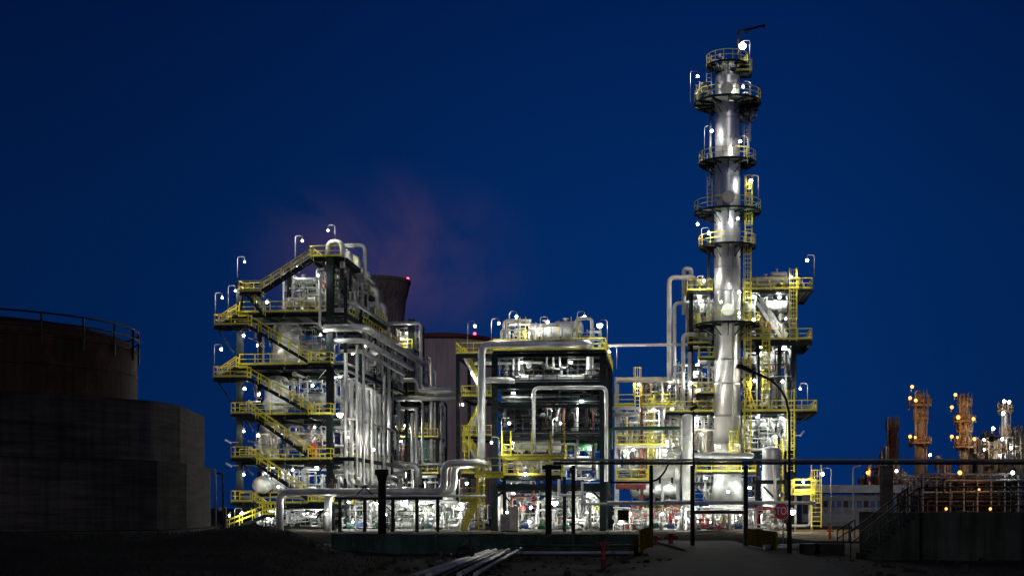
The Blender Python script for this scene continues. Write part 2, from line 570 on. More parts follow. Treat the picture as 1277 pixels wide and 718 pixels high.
def path(start, *moves):
    u, v, z = L(*start)
    pts = [(u, v, z)]
    for k, x in moves:
        if k == 'u': u = uat(x, v)
        elif k == 'z': z = zat(x, u, v)
        elif k == 'v': v = v + x
        elif k == 'du': u += x
        elif k == 'dz': z += x
        pts.append((u, v, z))
    return pts


def pipe(label, m, rpx, pts, name='insulated_pipe', cat='pipe', group=None, seams=True, bend=None, hangers=False):
    """a pipe run of its own; rpx = half width in photo pixels"""
    p0 = pts[0]
    r = rpx * depth(p0[0], p0[1]) / F
    mb = MB()
    n = 12 if r > .15 else 8
    mb.tube(pts, r, n, bend if bend is not None else r * 3.0)
    if seams and r > 0.09:
        for a, b in zip(pts, pts[1:]):
            a, b = Vector(a), Vector(b); Ln = (b - a).length
            k = int(Ln / 2.1)
            for i in range(1, k + 1):
                q = a.lerp(b, i / (k + 1)); d = (b - a) / Ln
                mb.cone(q - d * .035, q + d * .035, r * 1.06, r * 1.06, n, False)
    return mb.build(name, m, None, label, cat, group)


# ------------------------------------------------------------------ lamps
N_LIGHT = 0
PW = 5.0


def lamp(px, py, v, where, pole=None, power=260, side=1, col=(0.97, 1.0, 0.90), glow='glow_white', r=0.125, kind='white lamp', polemat='galv', down=False):
    """lamp head at the pixel; pole = py of the foot of a thin curved pole standing beside it (side: +1 pole stands to the left)"""
    global N_LIGHT
    p = Vector(L(px, py, v))
    if r == .125: r = rng.uniform(.075, .15)
    warm = rng.random(); col = (1, .97 - .1 * warm * warm, .88 - .25 * warm * warm) if warm > .55 else col
    how = 'on curved pole' if pole else 'on bracket'
    lab = f'{kind} {how} {where}'
    t = thing('globe_lamp', lab, 'lamp', tuple(p), None)
    mb = MB()
    if pole:
        u = p.x - side * 0.75
        zf = zat(pole, p.x, p.y)
        mb.tube([(u, p.y, zf), (u, p.y, p.z + .5), (p.x, p.y, p.z + .5), (p.x, p.y, p.z + .12)], 0.036, 6, bend=rng.uniform(.2, .4))
        mb.build('pole', polemat, t)
    else:
        mb.tube([(p.x, p.y + .55, p.z + .3), (p.x, p.y, p.z + .3), (p.x, p.y, p.z + .1)], 0.04, 6, bend=.1)
        mb.build('bracket', polemat, t)
    h = MB(); h.lathe((p.x, p.y, p.z + .06), [(r * 1.15, .0), (r * .9, .12), (r * .3, .2)], 10); h.build('lamp_cap', 'galv', t)
    g = MB(); g.ball((p.x, p.y, p.z - .04), r, 10); g.build('globe', glow, t)
    ld = bpy.data.lights.new('bulb', 'SPOT' if down else 'POINT'); ld.energy = power * PW
    if down: ld.spot_size = math.radians(165); ld.spot_blend = .6
    ld.color = col; ld.shadow_soft_size = r * 1.05
    lo = bpy.data.objects.new('bulb', ld); COL.objects.link(lo); lo.parent = t
    if down: lo.rotation_euler = (math.radians(14), 0, 0)
    lo.location = toW((p.x, p.y - .02, p.z - .04), FR) - WLOC[t.name]
    if not down and 'ring' in where: ld.energy *= .8
    N_LIGHT += 1
    return t


# ------------------------------------------------------------------ tangles of small process pipes
def tangle(where, px0, px1, py0, py1, v0, v1, n, mats=None, rmin=.025, rmax=.12, valves=.55, vert=.55, seg=2.6):
    """n separate small pipes on an orthogonal grid in the box that these pixels span at v0..v1"""
    mats = mats or ['alu'] * 5 + ['galv'] * 4 + ['grey'] * 3 + ['white'] * 3 + ['alu_dull'] * 3 + ['dark'] * 1 + ['rusty'] * 1
    ua, ub = uat(px0, v0), uat(px1, v0)
    za, zb = zat(py1, ua, v0), zat(py0, ua, v0)
    q = lambda x, s: round(x / s) * s + rng.uniform(-.03, .03)
    for i in range(int(n * 3.8)):
        m = rng.choice(mats)
        r = rmin + (rmax - rmin) * rng.random() ** 1.6 if rng.random() < .82 else rng.uniform(rmax, rmax * 1.5)
        p = [q(rng.uniform(ua, ub), .3), q(rng.uniform(v0, v1), .45), q(rng.uniform(za, zb), .35)]
        pts = [tuple(p)]
        last = -1
        for k in range(rng.randint(1, 4)):
            ax = 2 if rng.random() < vert else rng.choice((0, 0, 1))
            if ax == last:
                ax = (ax + 1 + rng.randint(0, 1)) % 3
            lo, hi = ((ua, ub), (v0, v1), (za, zb))[ax]
            t = rng.uniform(lo, hi)
            if ax != 2: t = max(lo, min(hi, p[ax] + rng.choice((-1, 1)) * rng.uniform(.5, seg)))
            for _ in range(4):
                if abs(t - p[ax]) > min(.6, .3 * (hi - lo)):
                    break
                t = rng.uniform(lo, hi)
            p[ax] = t; last = ax
            pts.append(tuple(p))
        segs = [(a, b) for a, b in zip(pts, pts[1:]) if (Vector(b) - Vector(a)).length > 10 * r]
        vs_ = None
        if rng.random() < valves and segs:
            a, b = rng.choice(segs)
            d = Vector(b) - Vector(a)
            ax = 'uvz'[[abs(x) for x in d].index(max(abs(x) for x in d))]
            f = (0, -1, 0) if ax != 'v' else (0, 0, 1)
            if rng.random() < .35 and ax == 'u': f = (0, 0, 1)
            vs_ = (Vector(a).lerp(Vector(b), rng.uniform(.3, .7)), ax, max(r, .05), rng.choice(['red', 'galv', 'green', 'yellow', 'blue', 'dark']), f)
        ln = sum((Vector(b) - Vector(a)).length for a, b in zip(pts, pts[1:]))
        fr = (sum(p_[1] for p_ in pts) / len(pts) - v0) / max(.1, v1 - v0)
        TANGLED.append((ln * r * (1.3 - fr), m, r, pts, where, vs_))


TANGLED = []


def emit_tangles(keep=285, stuff='small_pipework', words_='dense small process pipework and valves filling the decks of the plant'):
    """the pipes that show largest become things; the small rest is one object of kind stuff"""
    order = sorted(range(len(TANGLED)), key=lambda i: -TANGLED[i][0])
    big = set(order[:keep])
    rest = MB(); mats, mi = [], []
    for i, (s_, m, r, pts, where, vs_) in enumerate(TANGLED):
        mb = MB() if i in big else rest
        mb.tube(pts, r, 7, r * 2.6)
        for e, f in ((0, 1), (-1, -2)):
            a, b = Vector(pts[e]), Vector(pts[f])
            if (b - a).length > .3:
                d = (b - a).normalized()
                mb.cone(a, a + d * .06, r * 1.8, r * 1.8, 10, False)
        if i in big:
            size = 'thin' if r < .08 else 'stout'
            o = mb.build('process_pipe', m, None, f'{size} {WORD[m]} process pipe {where}', 'pipe', f'process pipes {where}')
            if vs_: valve(o, *vs_)
        else:
            if vs_:
                p, ax, rr, wm, f = vs_
                d = {'u': Vector((1, 0, 0)), 'v': Vector((0, 1, 0)), 'z': Vector((0, 0, 1))}[ax]
                for q in (-2.2, 2.2): mb.cone(p + d * (q * rr - .25 * rr), p + d * (q * rr + .25 * rr), rr * 1.9, rr * 1.9, 10, False)
                mb.cone(p - d * 2 * rr, p + d * 2 * rr, rr * 1.5, rr * 1.5, 8)
                f = Vector(f); mb.tube([p, p + f * rr * 4.2], rr * .5, 5)
                mb.torus(p + f * rr * 4.2, rr * 2.1, rr * .28, 'z' if f.z > .5 else 'v', 10, 4)
            if m not in mats: mats.append(m)
            mi += [mats.index(m)] * (len(mb.f) - len(mi))
    o = rest.build(stuff, mats[0], None, words_, None, None, 'stuff')
    TANGLED.clear()
    for m in mats[1:]: o.data.materials.append(MATS[m])
    o.data.polygons.foreach_set('material_index', mi)


def cable_tray(label, pts, m='galv', w=.35):
    mb = MB()
    for a, b in zip(pts, pts[1:]):
        a, b = Vector(a), Vector(b); d = (b - a).normalized()
        sx = Vector((0, 1, 0)) if abs(d.y) < .5 else Vector((1, 0, 0))
        for s_ in (-w / 2, w / 2):
            mb.bar(a + sx * s_, b + sx * s_, .03, .12)
        k = int((b - a).length / .5)
        for i in range(k + 1):
            q = a.lerp(b, i / max(1, k)); mb.bar(q - sx * w / 2, q + sx * w / 2, .03, .03)
    return mb.build('cable_tray', m, None, label, 'cable tray')


def floor_frame(root, us, vs, z, bw=.22, bh=.42, m='steel', joists=True):
    mb = MB()
    g = .13
    for v in vs:
        for a, b in zip(us, us[1:]):
            mb.ibeam((a + g, v, z - bh / 2), (b - g, v, z - bh / 2), bw, bh)
    for u in us:
        for a, b in zip(vs, vs[1:]):
            mb.ibeam((u, a + g, z - bh / 2 - .005), (u, b - g, z - bh / 2 - .005), bw * .95, bh * .96)
    if joists:
        for a, b in zip(us, us[1:]):
            k = max(2, int((b - a) / 1.7))
            for j in range(1, k):
                u = a + (b - a) * j / k
                mb.ibeam((u, vs[0] + g, z - bh * .4), (u, vs[-1] - g, z - bh * .4), bw * .5, bh * .55)
    return mb.build('floor_frame', m, root)


def column(root, u, v, z0, z1, w=.34, m='steel'):
    mb = MB(); mb.ibeam((u, v, z0), (u, v, z1), w, w); mb.box((u - w * .7, v - w * .7, z0), (u + w * .7, v + w * .7, z0 + .05))
    return mb.build('column', m, root)


def brace(root, a, b, w=.16, m='steel'):
    mb = MB(); mb.bar(a, b, w, w); return mb.build('brace', m, root)


exec_sections = []
# ================================================================== STAIR TOWER (photo left)
FR = 'P'
V0 = 145.0
uL, uR, uK = uat(299, V0), uat(412, V0), uat(431, V0)
VS = [145.0, 152.5, 160.5, 170.5, 181.0]
TW = thing('process_tower', 'tall dark steel process tower with zigzag yellow stairs on its front', 'process tower', (uL, V0, 0))
LV = {n: zat(y, uL, V0) for n, y in ((1, 627), (2, 573), (3, 517), (4, 455), (5, 390), (6, 322), (0, 660))}
LV[0] = 0.0
uM = (uL + uR) / 2
for v in VS:
    top = LV[6] if v < 150 else (zat(345, uR, V0) if v < 158 else (zat(372, uR, V0) if v < 165 else zat(395, uR, V0)))
    column(TW, uR, v, 0, top - .02, .72 if v == V0 else .5)
    column(TW, uK, v, 0, top - 2.2, .3)
for v in VS[:3]:
    column(TW, uL, v, 0, LV[5] + (3.2 if v == V0 else 0), .62 if v == V0 else .4)
column(TW, uat(361, 150), 150, LV[5], LV[6] - .3, .42)
for k in (1, 2, 3, 4, 5):
    floor_frame(TW, [uL, uM, uR], VS[:3], LV[k] - .07, .26, .46)
    floor_frame(TW, [uR, uK], VS, LV[k] - .1, .2, .34, joists=False)
    o = platform(TW, uL + .05, uR + .2, V0 - .35, 160.2, LV[k], 'fb', .2)
    o2 = platform(TW, uR + .5, uK - .1, V0 + 1, 180, LV[k] - .3, '' if k in (3, 4) else 'r', .2)
floor_frame(TW, [uat(387, V0), uR, uK], [V0, 152.5], LV[6] - .1, .24, .4)
platform(TW, uat(387, V0), uat(427, V0), V0 - .3, 152.5, LV[6], 'flb', .3)
for (v, py) in ((152.5, 345), (160.5, 372), (170.5, 396)):
    z = zat(py, uR, V0)
    floor_frame(TW, [uM, uR, uK], [v, v + 8], z, .22, .34, joists=True)
    platform(TW, uM + .3, uK, v + .3, v + 7.6, z + .06, 'r', .2, label=None)
for k in range(1, 5):
    brace(TW, (uL + .3, V0 + .1, LV[k] - .3), (uL + 1.4, V0 + .1, LV[k] - 1.6)); brace(TW, (uR - .4, V0 + .1, LV[k] - .3), (uR - 1.5, V0 + .1, LV[k] - 1.6))
    brace(TW, (uK, VS[1] + .3, LV[k] + .3), (uK, VS[2] - .3, LV[k + 1] - .6), .14)
brace(TW, (uR + .1, 146, LV[6] - .3), (uR + .1, 160, zat(372, uR, V0) - .5), .3); brace(TW, (uK, 146, LV[6] - .3), (uK, 160, zat(372, uR, V0) - .5), .24)
# outer landings and zigzag flights, hung on the front
VF = V0 - 1.75
def U(px, v=VF): return uat(px, v)
def Zp(py, px=330, v=VF): return zat(py, U(px), v)
for y, x0, x1 in ((405, 267, 310), (470, 266, 309)):
    platform(TW, U(x0), U(x1), VF - .1, V0 - .4, Zp(y, x0), 'flb', .42)
    stair(TW, (U(293), V0 - .5, Zp(y - 14, x0)), (U(272), V0 - .5, Zp(y, x0)), .8, -1)
    brace(TW, (U(270), VF + .6, Zp(y + 6, x0)), (uL - .3, VF + .6, Zp(y + 34, x0)), .12)
for y in (515, 570, 625):
    platform(TW, U(288), U(315), VF - .1, V0 - .4, Zp(y, 300), 'fl', .36)
for (xa, ya, xb, yb) in ((310, 405, 385, 451), (309, 470, 388, 515), (307, 512, 390, 571), (307, 568, 388, 624), (312, 625, 335, 641)):
    stair(TW, (U(xa), VF, Zp(ya)), (U(xb), VF, Zp(yb)))
for y in (452, 516, 572, 625):
    platform(TW, U(384), U(413), VF - .1, V0 - .4, Zp(y, 400), 'fr', .3)
platform(TW, U(330), U(346), VF - .9, VF + 1.1, Zp(641), 'fr', .2)
stair(TW, (U(331), VF - .05, Zp(641)), (U(283), VF - .05, 0.05))
# top flights
platform(TW, U(298), U(326), VF - .1, V0 - .4, Zp(363), 'flb', .3)
stair(TW, (U(388), VF, Zp(323)), (U(325), VF, Zp(362)))
stair(TW, (U(304), V0 - .3, Zp(363)), (U(326), V0 - .3, Zp(390)), .8, -1)
brace(TW, (U(300), VF + .7, Zp(366)), (uL, V0, Zp(388)), .14)

# equipment on the tower floors
def on(px, py_floor, v): return uat(px, v)
u = uat(357, 151); vessel_v('process_drum', 'big domed silver drum behind the second highest flight of the stair tower', 'drum', u, 151, LV[4], zat(400, u, 151), 1.42, 'alu', skirt=.5)
u = uat(345, 150.5); vessel_v('process_drum', 'pale upright drum on the third floor of the stair tower', 'drum', u, 150.5, LV[3], zat(468, u, 150.5), 1.3, 'white', skirt=.5)
u = uat(336, 151); vessel_v('process_drum', 'pale upright drum on the second floor of the stair tower beside its left column', 'drum', u, 151, LV[2], zat(526, u, 151), 1.05, 'alu', skirt=.5)
vessel_h('heat_exchanger', 'round ended silver exchanger pointing outward on the first floor of the stair tower', 'heat exchanger', 148, 156, uat(323, 148), zat(604, uat(323, 148), 148), .85, 'alu', 'v')
vessel_h('heat_exchanger', 'white exchanger pointing outward on the second floor of the stair tower', 'heat exchanger', 148.5, 156, uat(368, 148.5), zat(546, uat(368, 148.5), 148.5), .75, 'white', 'v')
vessel_h('heat_exchanger', 'silver exchanger lying across the top floor under the highest flight', 'heat exchanger', uat(352, 150), uat(402, 150), 150, zat(377, uat(370, 150), 150), .55, 'alu')
vessel_h('heat_exchanger', 'grey exchanger lying across the tower under the roof platform', 'heat exchanger', uat(362, 151), uat(405, 151), 151, zat(352, uat(370, 151), 151), .5, 'grey')
vessel_h('heat_exchanger', 'cream exchanger lying on the second floor behind the red cabinet', 'heat exchanger', uat(372, 153), uat(408, 153), 153, zat(543, uat(390, 153), 153), .6, 'cream')
vessel_h('heat_exchanger', 'dull silver exchanger lying across the third floor of the stair tower', 'heat exchanger', uat(366, 153), uat(408, 153), 153, zat(497, uat(390, 153), 153), .65, 'alu_dull')
vessel_h('heat_exchanger', 'dull silver exchanger lying across the fourth floor beside the domed drum', 'heat exchanger', uat(378, 153), uat(410, 153), 153, zat(434, uat(390, 153), 153), .62, 'alu_dull')
t = thing('equipment_cabinet', 'red equipment cabinet on the second floor of the stair tower', 'cabinet', (uat(390, 147), 147, LV[2]))
u = uat(390, 147); b = MB(); b.box((u - .45, 146.7, LV[2]), (u + .45, 147.3, LV[2] + 1.7)); b.build('body', 'red', t)
b = MB(); b.box((u - .38, 146.66, LV[2] + .2), (u + .38, 146.695, LV[2] + 1.5)); b.build('door', 'red', t)
b = MB(); b.tube([(u, 147, LV[2] + 1.7), (u, 147, LV[2] + 2.2), (u + .5, 147, LV[2] + 2.2)], .09, 6); b.build('vent_pipe', 'white', t)

FLW = {1: 'on the ground floor of the stair tower', 2: 'on the first floor of the stair tower', 3: 'on the second floor of the stair tower', 4: 'on the third floor of the stair tower', 5: 'on the fourth floor of the stair tower', 6: 'on the top floor of the stair tower'}
for k, (y0, y1, n) in {1: (634, 657, 14), 2: (582, 622, 14), 3: (526, 568, 14), 4: (466, 512, 14), 5: (402, 450, 14), 6: (330, 386, 14)}.items():
    tangle(FLW[k], 305 if k < 6 else 346, 408, y0, y1, 147.2, 157, n)
# the right-hand flank of the tower: stepped roof pipework and the wall of tall risers
def tangleU(where, u0, u1, v0, v1, z0, z1, n, **kw):
    p0 = (u0, v0); 
    px = lambda u, v: CX + F * (u * CT_ + v * ST_) / depth(u, v)
    py = lambda z, u, v: HY - (z - EYE) * F / depth(u, v)
    tangle(where, px(u0, v0), px(u1, v0), py(z1, u0, v0), py(z0, u0, v0), v0, v1, n, **kw)
DK = ['alu_dull'] * 4 + ['grey'] * 3 + ['galv'] * 3 + ['dark'] * 2 + ['alu'] * 2
tangleU('under the stepped tower roof', uR - 1, uK + .4, 146, 156, LV[5] + .4, LV[6] - .6, 20, mats=DK, rmax=.16)
tangleU('halfway up the stair tower flank', uR, uK + .3, 158, 178, LV[4], zat(385, uR, V0), 22, mats=DK, rmax=.17)
tangleU('behind the tall silver risers', uR, uK + .2, 147, 178, LV[2] + .4, LV[4] - .3, 20, rmax=.15)
tangleU('at the foot of the flank of the stair tower', uR, uK + .5, 147, 176, .3, LV[2] - .5, 18, rmax=.2)
for i, (px, py, v) in enumerate(((437, 333, 154), (449, 350, 161), (461, 372, 168), (470, 392, 175))):
    u = uat(px, v)
    pipe(('broad silver roof loop nearest the top platform of the stair tower', 'broad silver roof loop second down the stepped roof', 'broad silver roof loop third down the stepped roof', 'broad silver roof loop lowest on the stepped roof')[i], 'alu', 4.4,
         path((px - 9, py + 16, v), ('z', py - 12), ('u', px + 9), ('z', py + 22), ('v', 3)))
    vessel_h('heat_exchanger', ('stout pale exchanger pointing outward just under the roof of the tower flank', 'stout pale exchanger pointing outward on the second step of the tower flank', 'stout pale exchanger pointing outward on the third step of the tower flank', 'stout pale exchanger pointing outward on the lowest step of the tower flank')[i], 'heat exchanger', v - 3, v + 3, uat(px - 4, v), zat(py + 14, u, v), .6, 'white' if i < 1 else 'alu_dull', 'v')
vessel_h('heat_exchanger', 'white capped drum lying on the roof beside the tall pipe loop', 'heat exchanger', uat(424, 149), uat(440, 149), 149, zat(322, uat(430, 149), 149), .65, 'white')
# the two white loops over the roof
pipe('thick white pipe loop arching above the roof platform of the stair tower', 'white', 3.4, path((409, 330, 146), ('z', 302), ('u', 427), ('z', 335), ('v', 4)))
pipe('slimmer white pipe loop arching beside the thick roof loop', 'white', 2.4, path((428, 306, 148), ('u', 455), ('z', 345), ('v', 5)))
pipe('slim white conduit dropping beside the thick right corner column of the tower', 'white', 1.7, path((399, 340, 144), ('z', 408), ('u', 440), ('v', 6)), name='conduit', cat='conduit')
# big silver header that turns along the flank
pipe('big silver header pipe wrapping the flank of the stair tower', 'alu', 4.6, path((404, 409, 143.6), ('u', 455), ('v', 36)))
pipe('second silver header pipe below the big one on the tower flank', 'alu', 3.4, path((415, 425, 145), ('u', 452), ('v', 30)))
pipe('third silver header pipe below the others on the tower flank', 'alu', 2.6, path((425, 438, 146.5), ('u', 450), ('v', 26)))
uH = uat(455, 143.6)
for i, (px, y0, y1, r, v, m) in enumerate(((431, 440, 600, 2.4, 145, 'alu'), (438, 475, 600, 3.2, 146, 'alu'), (445, 430, 596, 1.7, 144.5, 'white'), (449, 478, 598, 2.4, 148, 'alu'), (453.5, 415, 602, 1.7, 146, 'galv'), (458, 482, 604, 3.2, 152, 'alu'), (464, 485, 602, 1.9, 150, 'white'),
                                      (468, 488, 604, 2.6, 157, 'alu'), (473.5, 492, 600, 2.0, 160, 'alu'), (479, 470, 604, 1.9, 158, 'galv'), (485, 445, 602, 2.3, 166, 'alu'), (426, 470, 590, 1.4, 146, 'galv'))):
    lab = ['first', 'second', 'third', 'fourth', 'fifth', 'sixth', 'seventh', 'eighth', 'ninth', 'tenth', 'last', 'shortest'][i]
    pipe(f'{WORD[m]} riser pipe, {lab} in the row along the tower flank', m, r, path((px - 7 if y0 > 474 else px, y0, v), *((('u', px),) if y0 > 474 else ()), ('z', y1), ('v', 3)), group='riser pipes along the tower flank')
for i, (px, v, y) in enumerate(((437, 150, 590), (452, 153, 596), (468, 158, 600), (480, 165, 606))):
    vessel_h('heat_exchanger', f'{["first", "second", "third", "fourth"][i]} pale round ended exchanger under the row of silver risers', 'heat exchanger', v - 2.2, v + 4, uat(px, v), zat(y, uat(px, v), v), .8, ['white', 'alu', 'cream', 'alu_dull'][i], 'v')
for i, (py, dv, r, m) in enumerate(((452, 22, 2.2, 'alu'), (462, 26, 1.6, 'galv'), (500, 18, 2.4, 'alu'), (522, 24, 1.8, 'white'), (533, 20, 2.6, 'alu_dull'), (556, 26, 2.0, 'alu'), (588, 30, 3.0, 'alu'), (376, 20, 2.4, 'alu_dull'), (388, 26, 2.0, 'galv'))):
    v = 145.2 + .25 * (i % 3)
    pipe(f'{WORD[m]} cross pipe turning back along the tower flank, {["first", "second", "third", "fourth", "fifth", "sixth", "seventh", "eighth", "ninth"][i]} of nine', m, r, path((416, py, v), ('u', 428 + 4 * (i % 4)), ('v', dv), ('dz', -2.2)), group='cross pipes along the tower flank')
mb = MB(); mb.ibeam((uat(413, 143.9), 143.9, LV[2]), (uat(442, 143.9), 143.9, LV[2]), .25, .4); mb.ibeam((uat(442, 143.9), 144.1, LV[2] - .01), (uat(442, 143.9), 176, LV[2] - .01), .24, .4)
mb.build('pipe_support', 'steel', None, 'dark steel support beam wrapped around the foot of the tall silver risers', 'support beam')
exec_sections.append('tower')

# ================================================================== MIDDLE MODULE between the towers
MM = thing('pipe_module', 'slim dark open steel module between the stair tower and the middle tower', 'steel module', (uat(515, 184), 184, 0))
mus = [uat(492, 184), uat(513, 184), uat(545, 184)]
for x, top in ((492, 402), (513, 398), (545, 500)):
    for v in (184, 192):
        column(MM, uat(x, 184), v, 0, zat(top, uat(x, 184), 184), .75 if x == 513 else .34)
for y in (434, 498, 545, 590, 625):
    z = zat(y, mus[0], 184)
    floor_frame(MM, mus[:2] if y < 480 else mus, [184, 192], z - .06, .2, .32)
    platform(MM, mus[0] + .2, (mus[1] if y < 480 else mus[2]) + .2, 183.6, 191.5, z, 'f', .2)
tangle('on the top deck of the slim middle module', 492, 518, 405, 432, 185, 191, 10)
tangle('on the upper decks of the slim middle module', 490, 530, 440, 496, 185, 191, 14, mats=DK)
tangle('on the lower decks of the slim middle module', 490, 548, 502, 588, 185, 191, 24)
tangle('at the foot of the slim middle module', 490, 560, 592, 655, 178, 190, 18)
pipe('slim silver pipe framing the top of the slim middle module', 'alu', 2.3, path((476, 403, 182), ('u', 525), ('z', 484), ('u', 568)))
pipe('silver pipe stepping down to the right above the yellow deck of the middle module', 'alu', 2.7, path((482, 474, 180), ('u', 520), ('z', 488), ('u', 566), ('v', 5)))
pipe('long silver pipe crossing level from the tower flank toward the plum tank', 'alu', 3.2, path((470, 497, 181), ('u', 572)))
pipe('slim silver pipe bending down on the right of the middle module', 'alu', 2.0, path((488, 509, 181), ('u', 519), ('z', 594), ('u', 545)))
pipe('slim silver pipe making an angled shoulder above the teal panel', 'alu_dull', 1.8, path((490, 499, 182.5), ('u', 527), ('z', 578), ('u', 570)))
pipe('silver riser standing left of the plum tank', 'alu', 2.3, path((538, 452, 184), ('z', 575)))
pipe('silver pipe cap bending over beside the plum tank', 'alu', 2.0, path((530, 462, 186), ('u', 543), ('z', 578)))
pipe('white riser standing in the dark bay of the middle module', 'white', 1.9, path((514, 515, 182), ('z', 655)))
pipe('stout silver elbow pipe at shoulder height of the middle module', 'alu', 4.6, path((470, 580, 176), ('u', 522), ('z', 604)))
pipe('second stout silver pipe below the elbow at the middle module', 'alu', 4.2, path((468, 592, 174), ('u', 506)))
t = thing('equipment_board', 'upright teal painted panel standing beside the plum tank', 'panel', (uat(533, 186), 186, 0))
u = uat(532, 186); b = MB(); b.box((u - .5, 185.8, zat(575, u, 186)), (u + .7, 186.4, zat(515, u, 186))); b.build('body', 'teal', t)
b = MB(); b.box((u - .05, 185.9, 0), (u + .25, 186.3, zat(575.2, u, 186))); b.build('leg', 'teal', t)

# big double pipeline along the ground with its two expansion loops
pipe('fat silver pipeline running level in front of the towers and looping up near them', 'alu', 4.6, path((349, 662, 136), ('z', 613), ('u', 554), ('z', 577), ('u', 598), ('v', 8)), bend=1.0)
pipe('fat silver pipeline behind the front one with the second upright loop', 'alu', 4.6, path((409, 662, 138.5), ('z', 613.5), ('u', 566), ('z', 579), ('u', 600), ('v', 8)), bend=1.0)
pipe('slim silver pipe tracking along the underside of the fat pipeline', 'galv', 1.5, path((420, 618, 135.5), ('u', 606)))
PR = thing('pipe_rack', 'low dark steel rack carrying the fat silver pipeline', 'pipe rack', (uat(480, 137), 137, 0))
for x in (424, 455, 490, 520, 546):
    column(PR, uat(x, 135.6), 135.6, 0, zat(621, uat(x, 137), 137), .3); column(PR, uat(x, 140.2), 140.2, 0, zat(621, uat(x, 137), 137), .3)
for v in (135.6, 140.2):
    mb = MB(); mb.ibeam((uat(418, v), v, zat(622, uat(418, 137), 137) + .1), (uat(552, v), v, zat(622, uat(418, 137), 137) + .1), .24, .3); mb.build('beam', 'steel', PR)
brace(PR, (uat(426, 135.6), 135.6, 2.2), (uat(453, 135.6), 135.6, 4.2), .1); brace(PR, (uat(456, 135.6), 135.6, 4.2), (uat(488, 135.6), 135.6, 2.0), .1)
tangle('in the bright low tangle under the fat silver pipeline', 420, 600, 624, 660, 142, 158, 42, rmax=.16, valves=.8)
for i, (px, v, m) in enumerate(((432, 143, 'teal'), (446, 144, 'blue'), (468, 143, 'green'), (503, 143, 'grey'), (530, 143, 'teal'))):
    pump(uat(px, v), v, 0, f'small {WORD[m]} motor pump under the fat pipeline, {["near the left elbow", "near the second elbow", "beside the black post", "midway along", "close to the yellow stairs"][i]}', 'pumps under the fat pipeline', m)
for i, (px, R, y, m) in enumerate(((510, .8, 625, 'white'), (535, .6, 632, 'cream'), (560, .7, 606, 'alu'), (590, .6, 628, 'alu_dull'))):
    u = uat(px, 150); vessel_v('process_drum', f'small {WORD[m]} upright drum behind the fat pipeline{["", " left of the loops", " inside the loops", " behind the steep yellow stairs"][i]}', 'drum', u, 150, 0, zat(y, u, 150), R, m)

# ================================================================== MIDDLE TOWER
VC = 142.0
CTW = thing('process_tower', 'broad dark steel middle tower with a fat silver pipe bent over its top', 'process tower', (uat(685, VC), VC, 0))
cL, cR, cM = uat(617, VC), uat(752, VC), uat(684, VC)
CV = [142.0, 150.0, 158.0, 166.0]
zT = zat(439, cM, VC)
for v in CV:
    for x, w in ((cL, .6), (cR, .66)):
        column(CTW, x, v, 0, zT - .05, w if v == VC else .42)
for x in (cL + (cR - cL) * .36, cL + (cR - cL) * .7):
    for v in CV[1:]:
        column(CTW, x, v, 0, zT - .5, .3)
for y, bh in ((439, .75), (480, .5), (505, .3), (545, .35), (606, .65)):
    floor_frame(CTW, [cL + .2, cR - .2], CV, zat(y, cM, VC) - .1 + bh / 2, .3, bh, joists=True)
platform(CTW, cL - .1, cR + .3, VC - .9, 165, zT + .15, 'flrb', .25, label='top deck edged in yellow')
for y in (480, 505, 545):
    platform(CTW, cL + .5, cR - .4, VC + 1.2, 165, zat(y, cM, VC) + .5, 'f', .18, rmat='steel')
for y in (452, 461, 470, 512, 520, 528, 536):
    mb = MB(); mb.ibeam((cL + .4, 147.2 + (y % 5), zat(y, cM, 147)), (cR - .4, 147.2 + (y % 5), zat(y, cM, 147)), .2, .24); mb.build('beam', rng.choice(['steel', 'grey', 'dark']), CTW)
brace(CTW, (cL + .35, VC, zat(609, cM, VC)), (cL + 1.5, VC, zat(596, cM, VC) - 2.3), .14)
brace(CTW, (cL + .3, VC + .1, zat(618, cM, VC)), (uat(630, VC), VC + .1, zat(610, cM, VC)), .2); brace(CTW, (cR - .3, VC + .1, zat(622, cM, VC)), (uat(738, VC), VC + .1, zat(611, cM, VC)), .2)
# side bay with stairs (photo left of the middle tower)
for v in (147, 156):
    column(CTW, uat(571, 147), v, 0, zat(440, uat(571, 147), 147), .36)
platform(CTW, uat(569, 147), uat(613, 147), 146.6, 156, zat(441, uat(571, 147), 147), 'flb', .45, label='yellow edged side deck')
for i, y in enumerate((494, 543, 590)):
    platform(CTW, uat(575, 147), uat(613, 147), 147, 156, zat(y, uat(571, 147), 147), 'fl', .3)
stair(CTW, (uat(579, 149), 149, zat(444, uat(580, 149), 149)), (uat(604, 149), 149, zat(494, uat(600, 149), 149)), 1.0, 1, smat='galv')
stair(CTW, (uat(604, 149), 150.5, zat(494, uat(580, 149), 149)), (uat(580, 149), 150.5, zat(543, uat(600, 149), 149)), 1.0, 1, smat='galv')
stair(CTW, (uat(579, 149), 149, zat(543, uat(580, 149), 149)), (uat(604, 149), 149, zat(590, uat(600, 149), 149)), 1.0, 1, smat='galv')
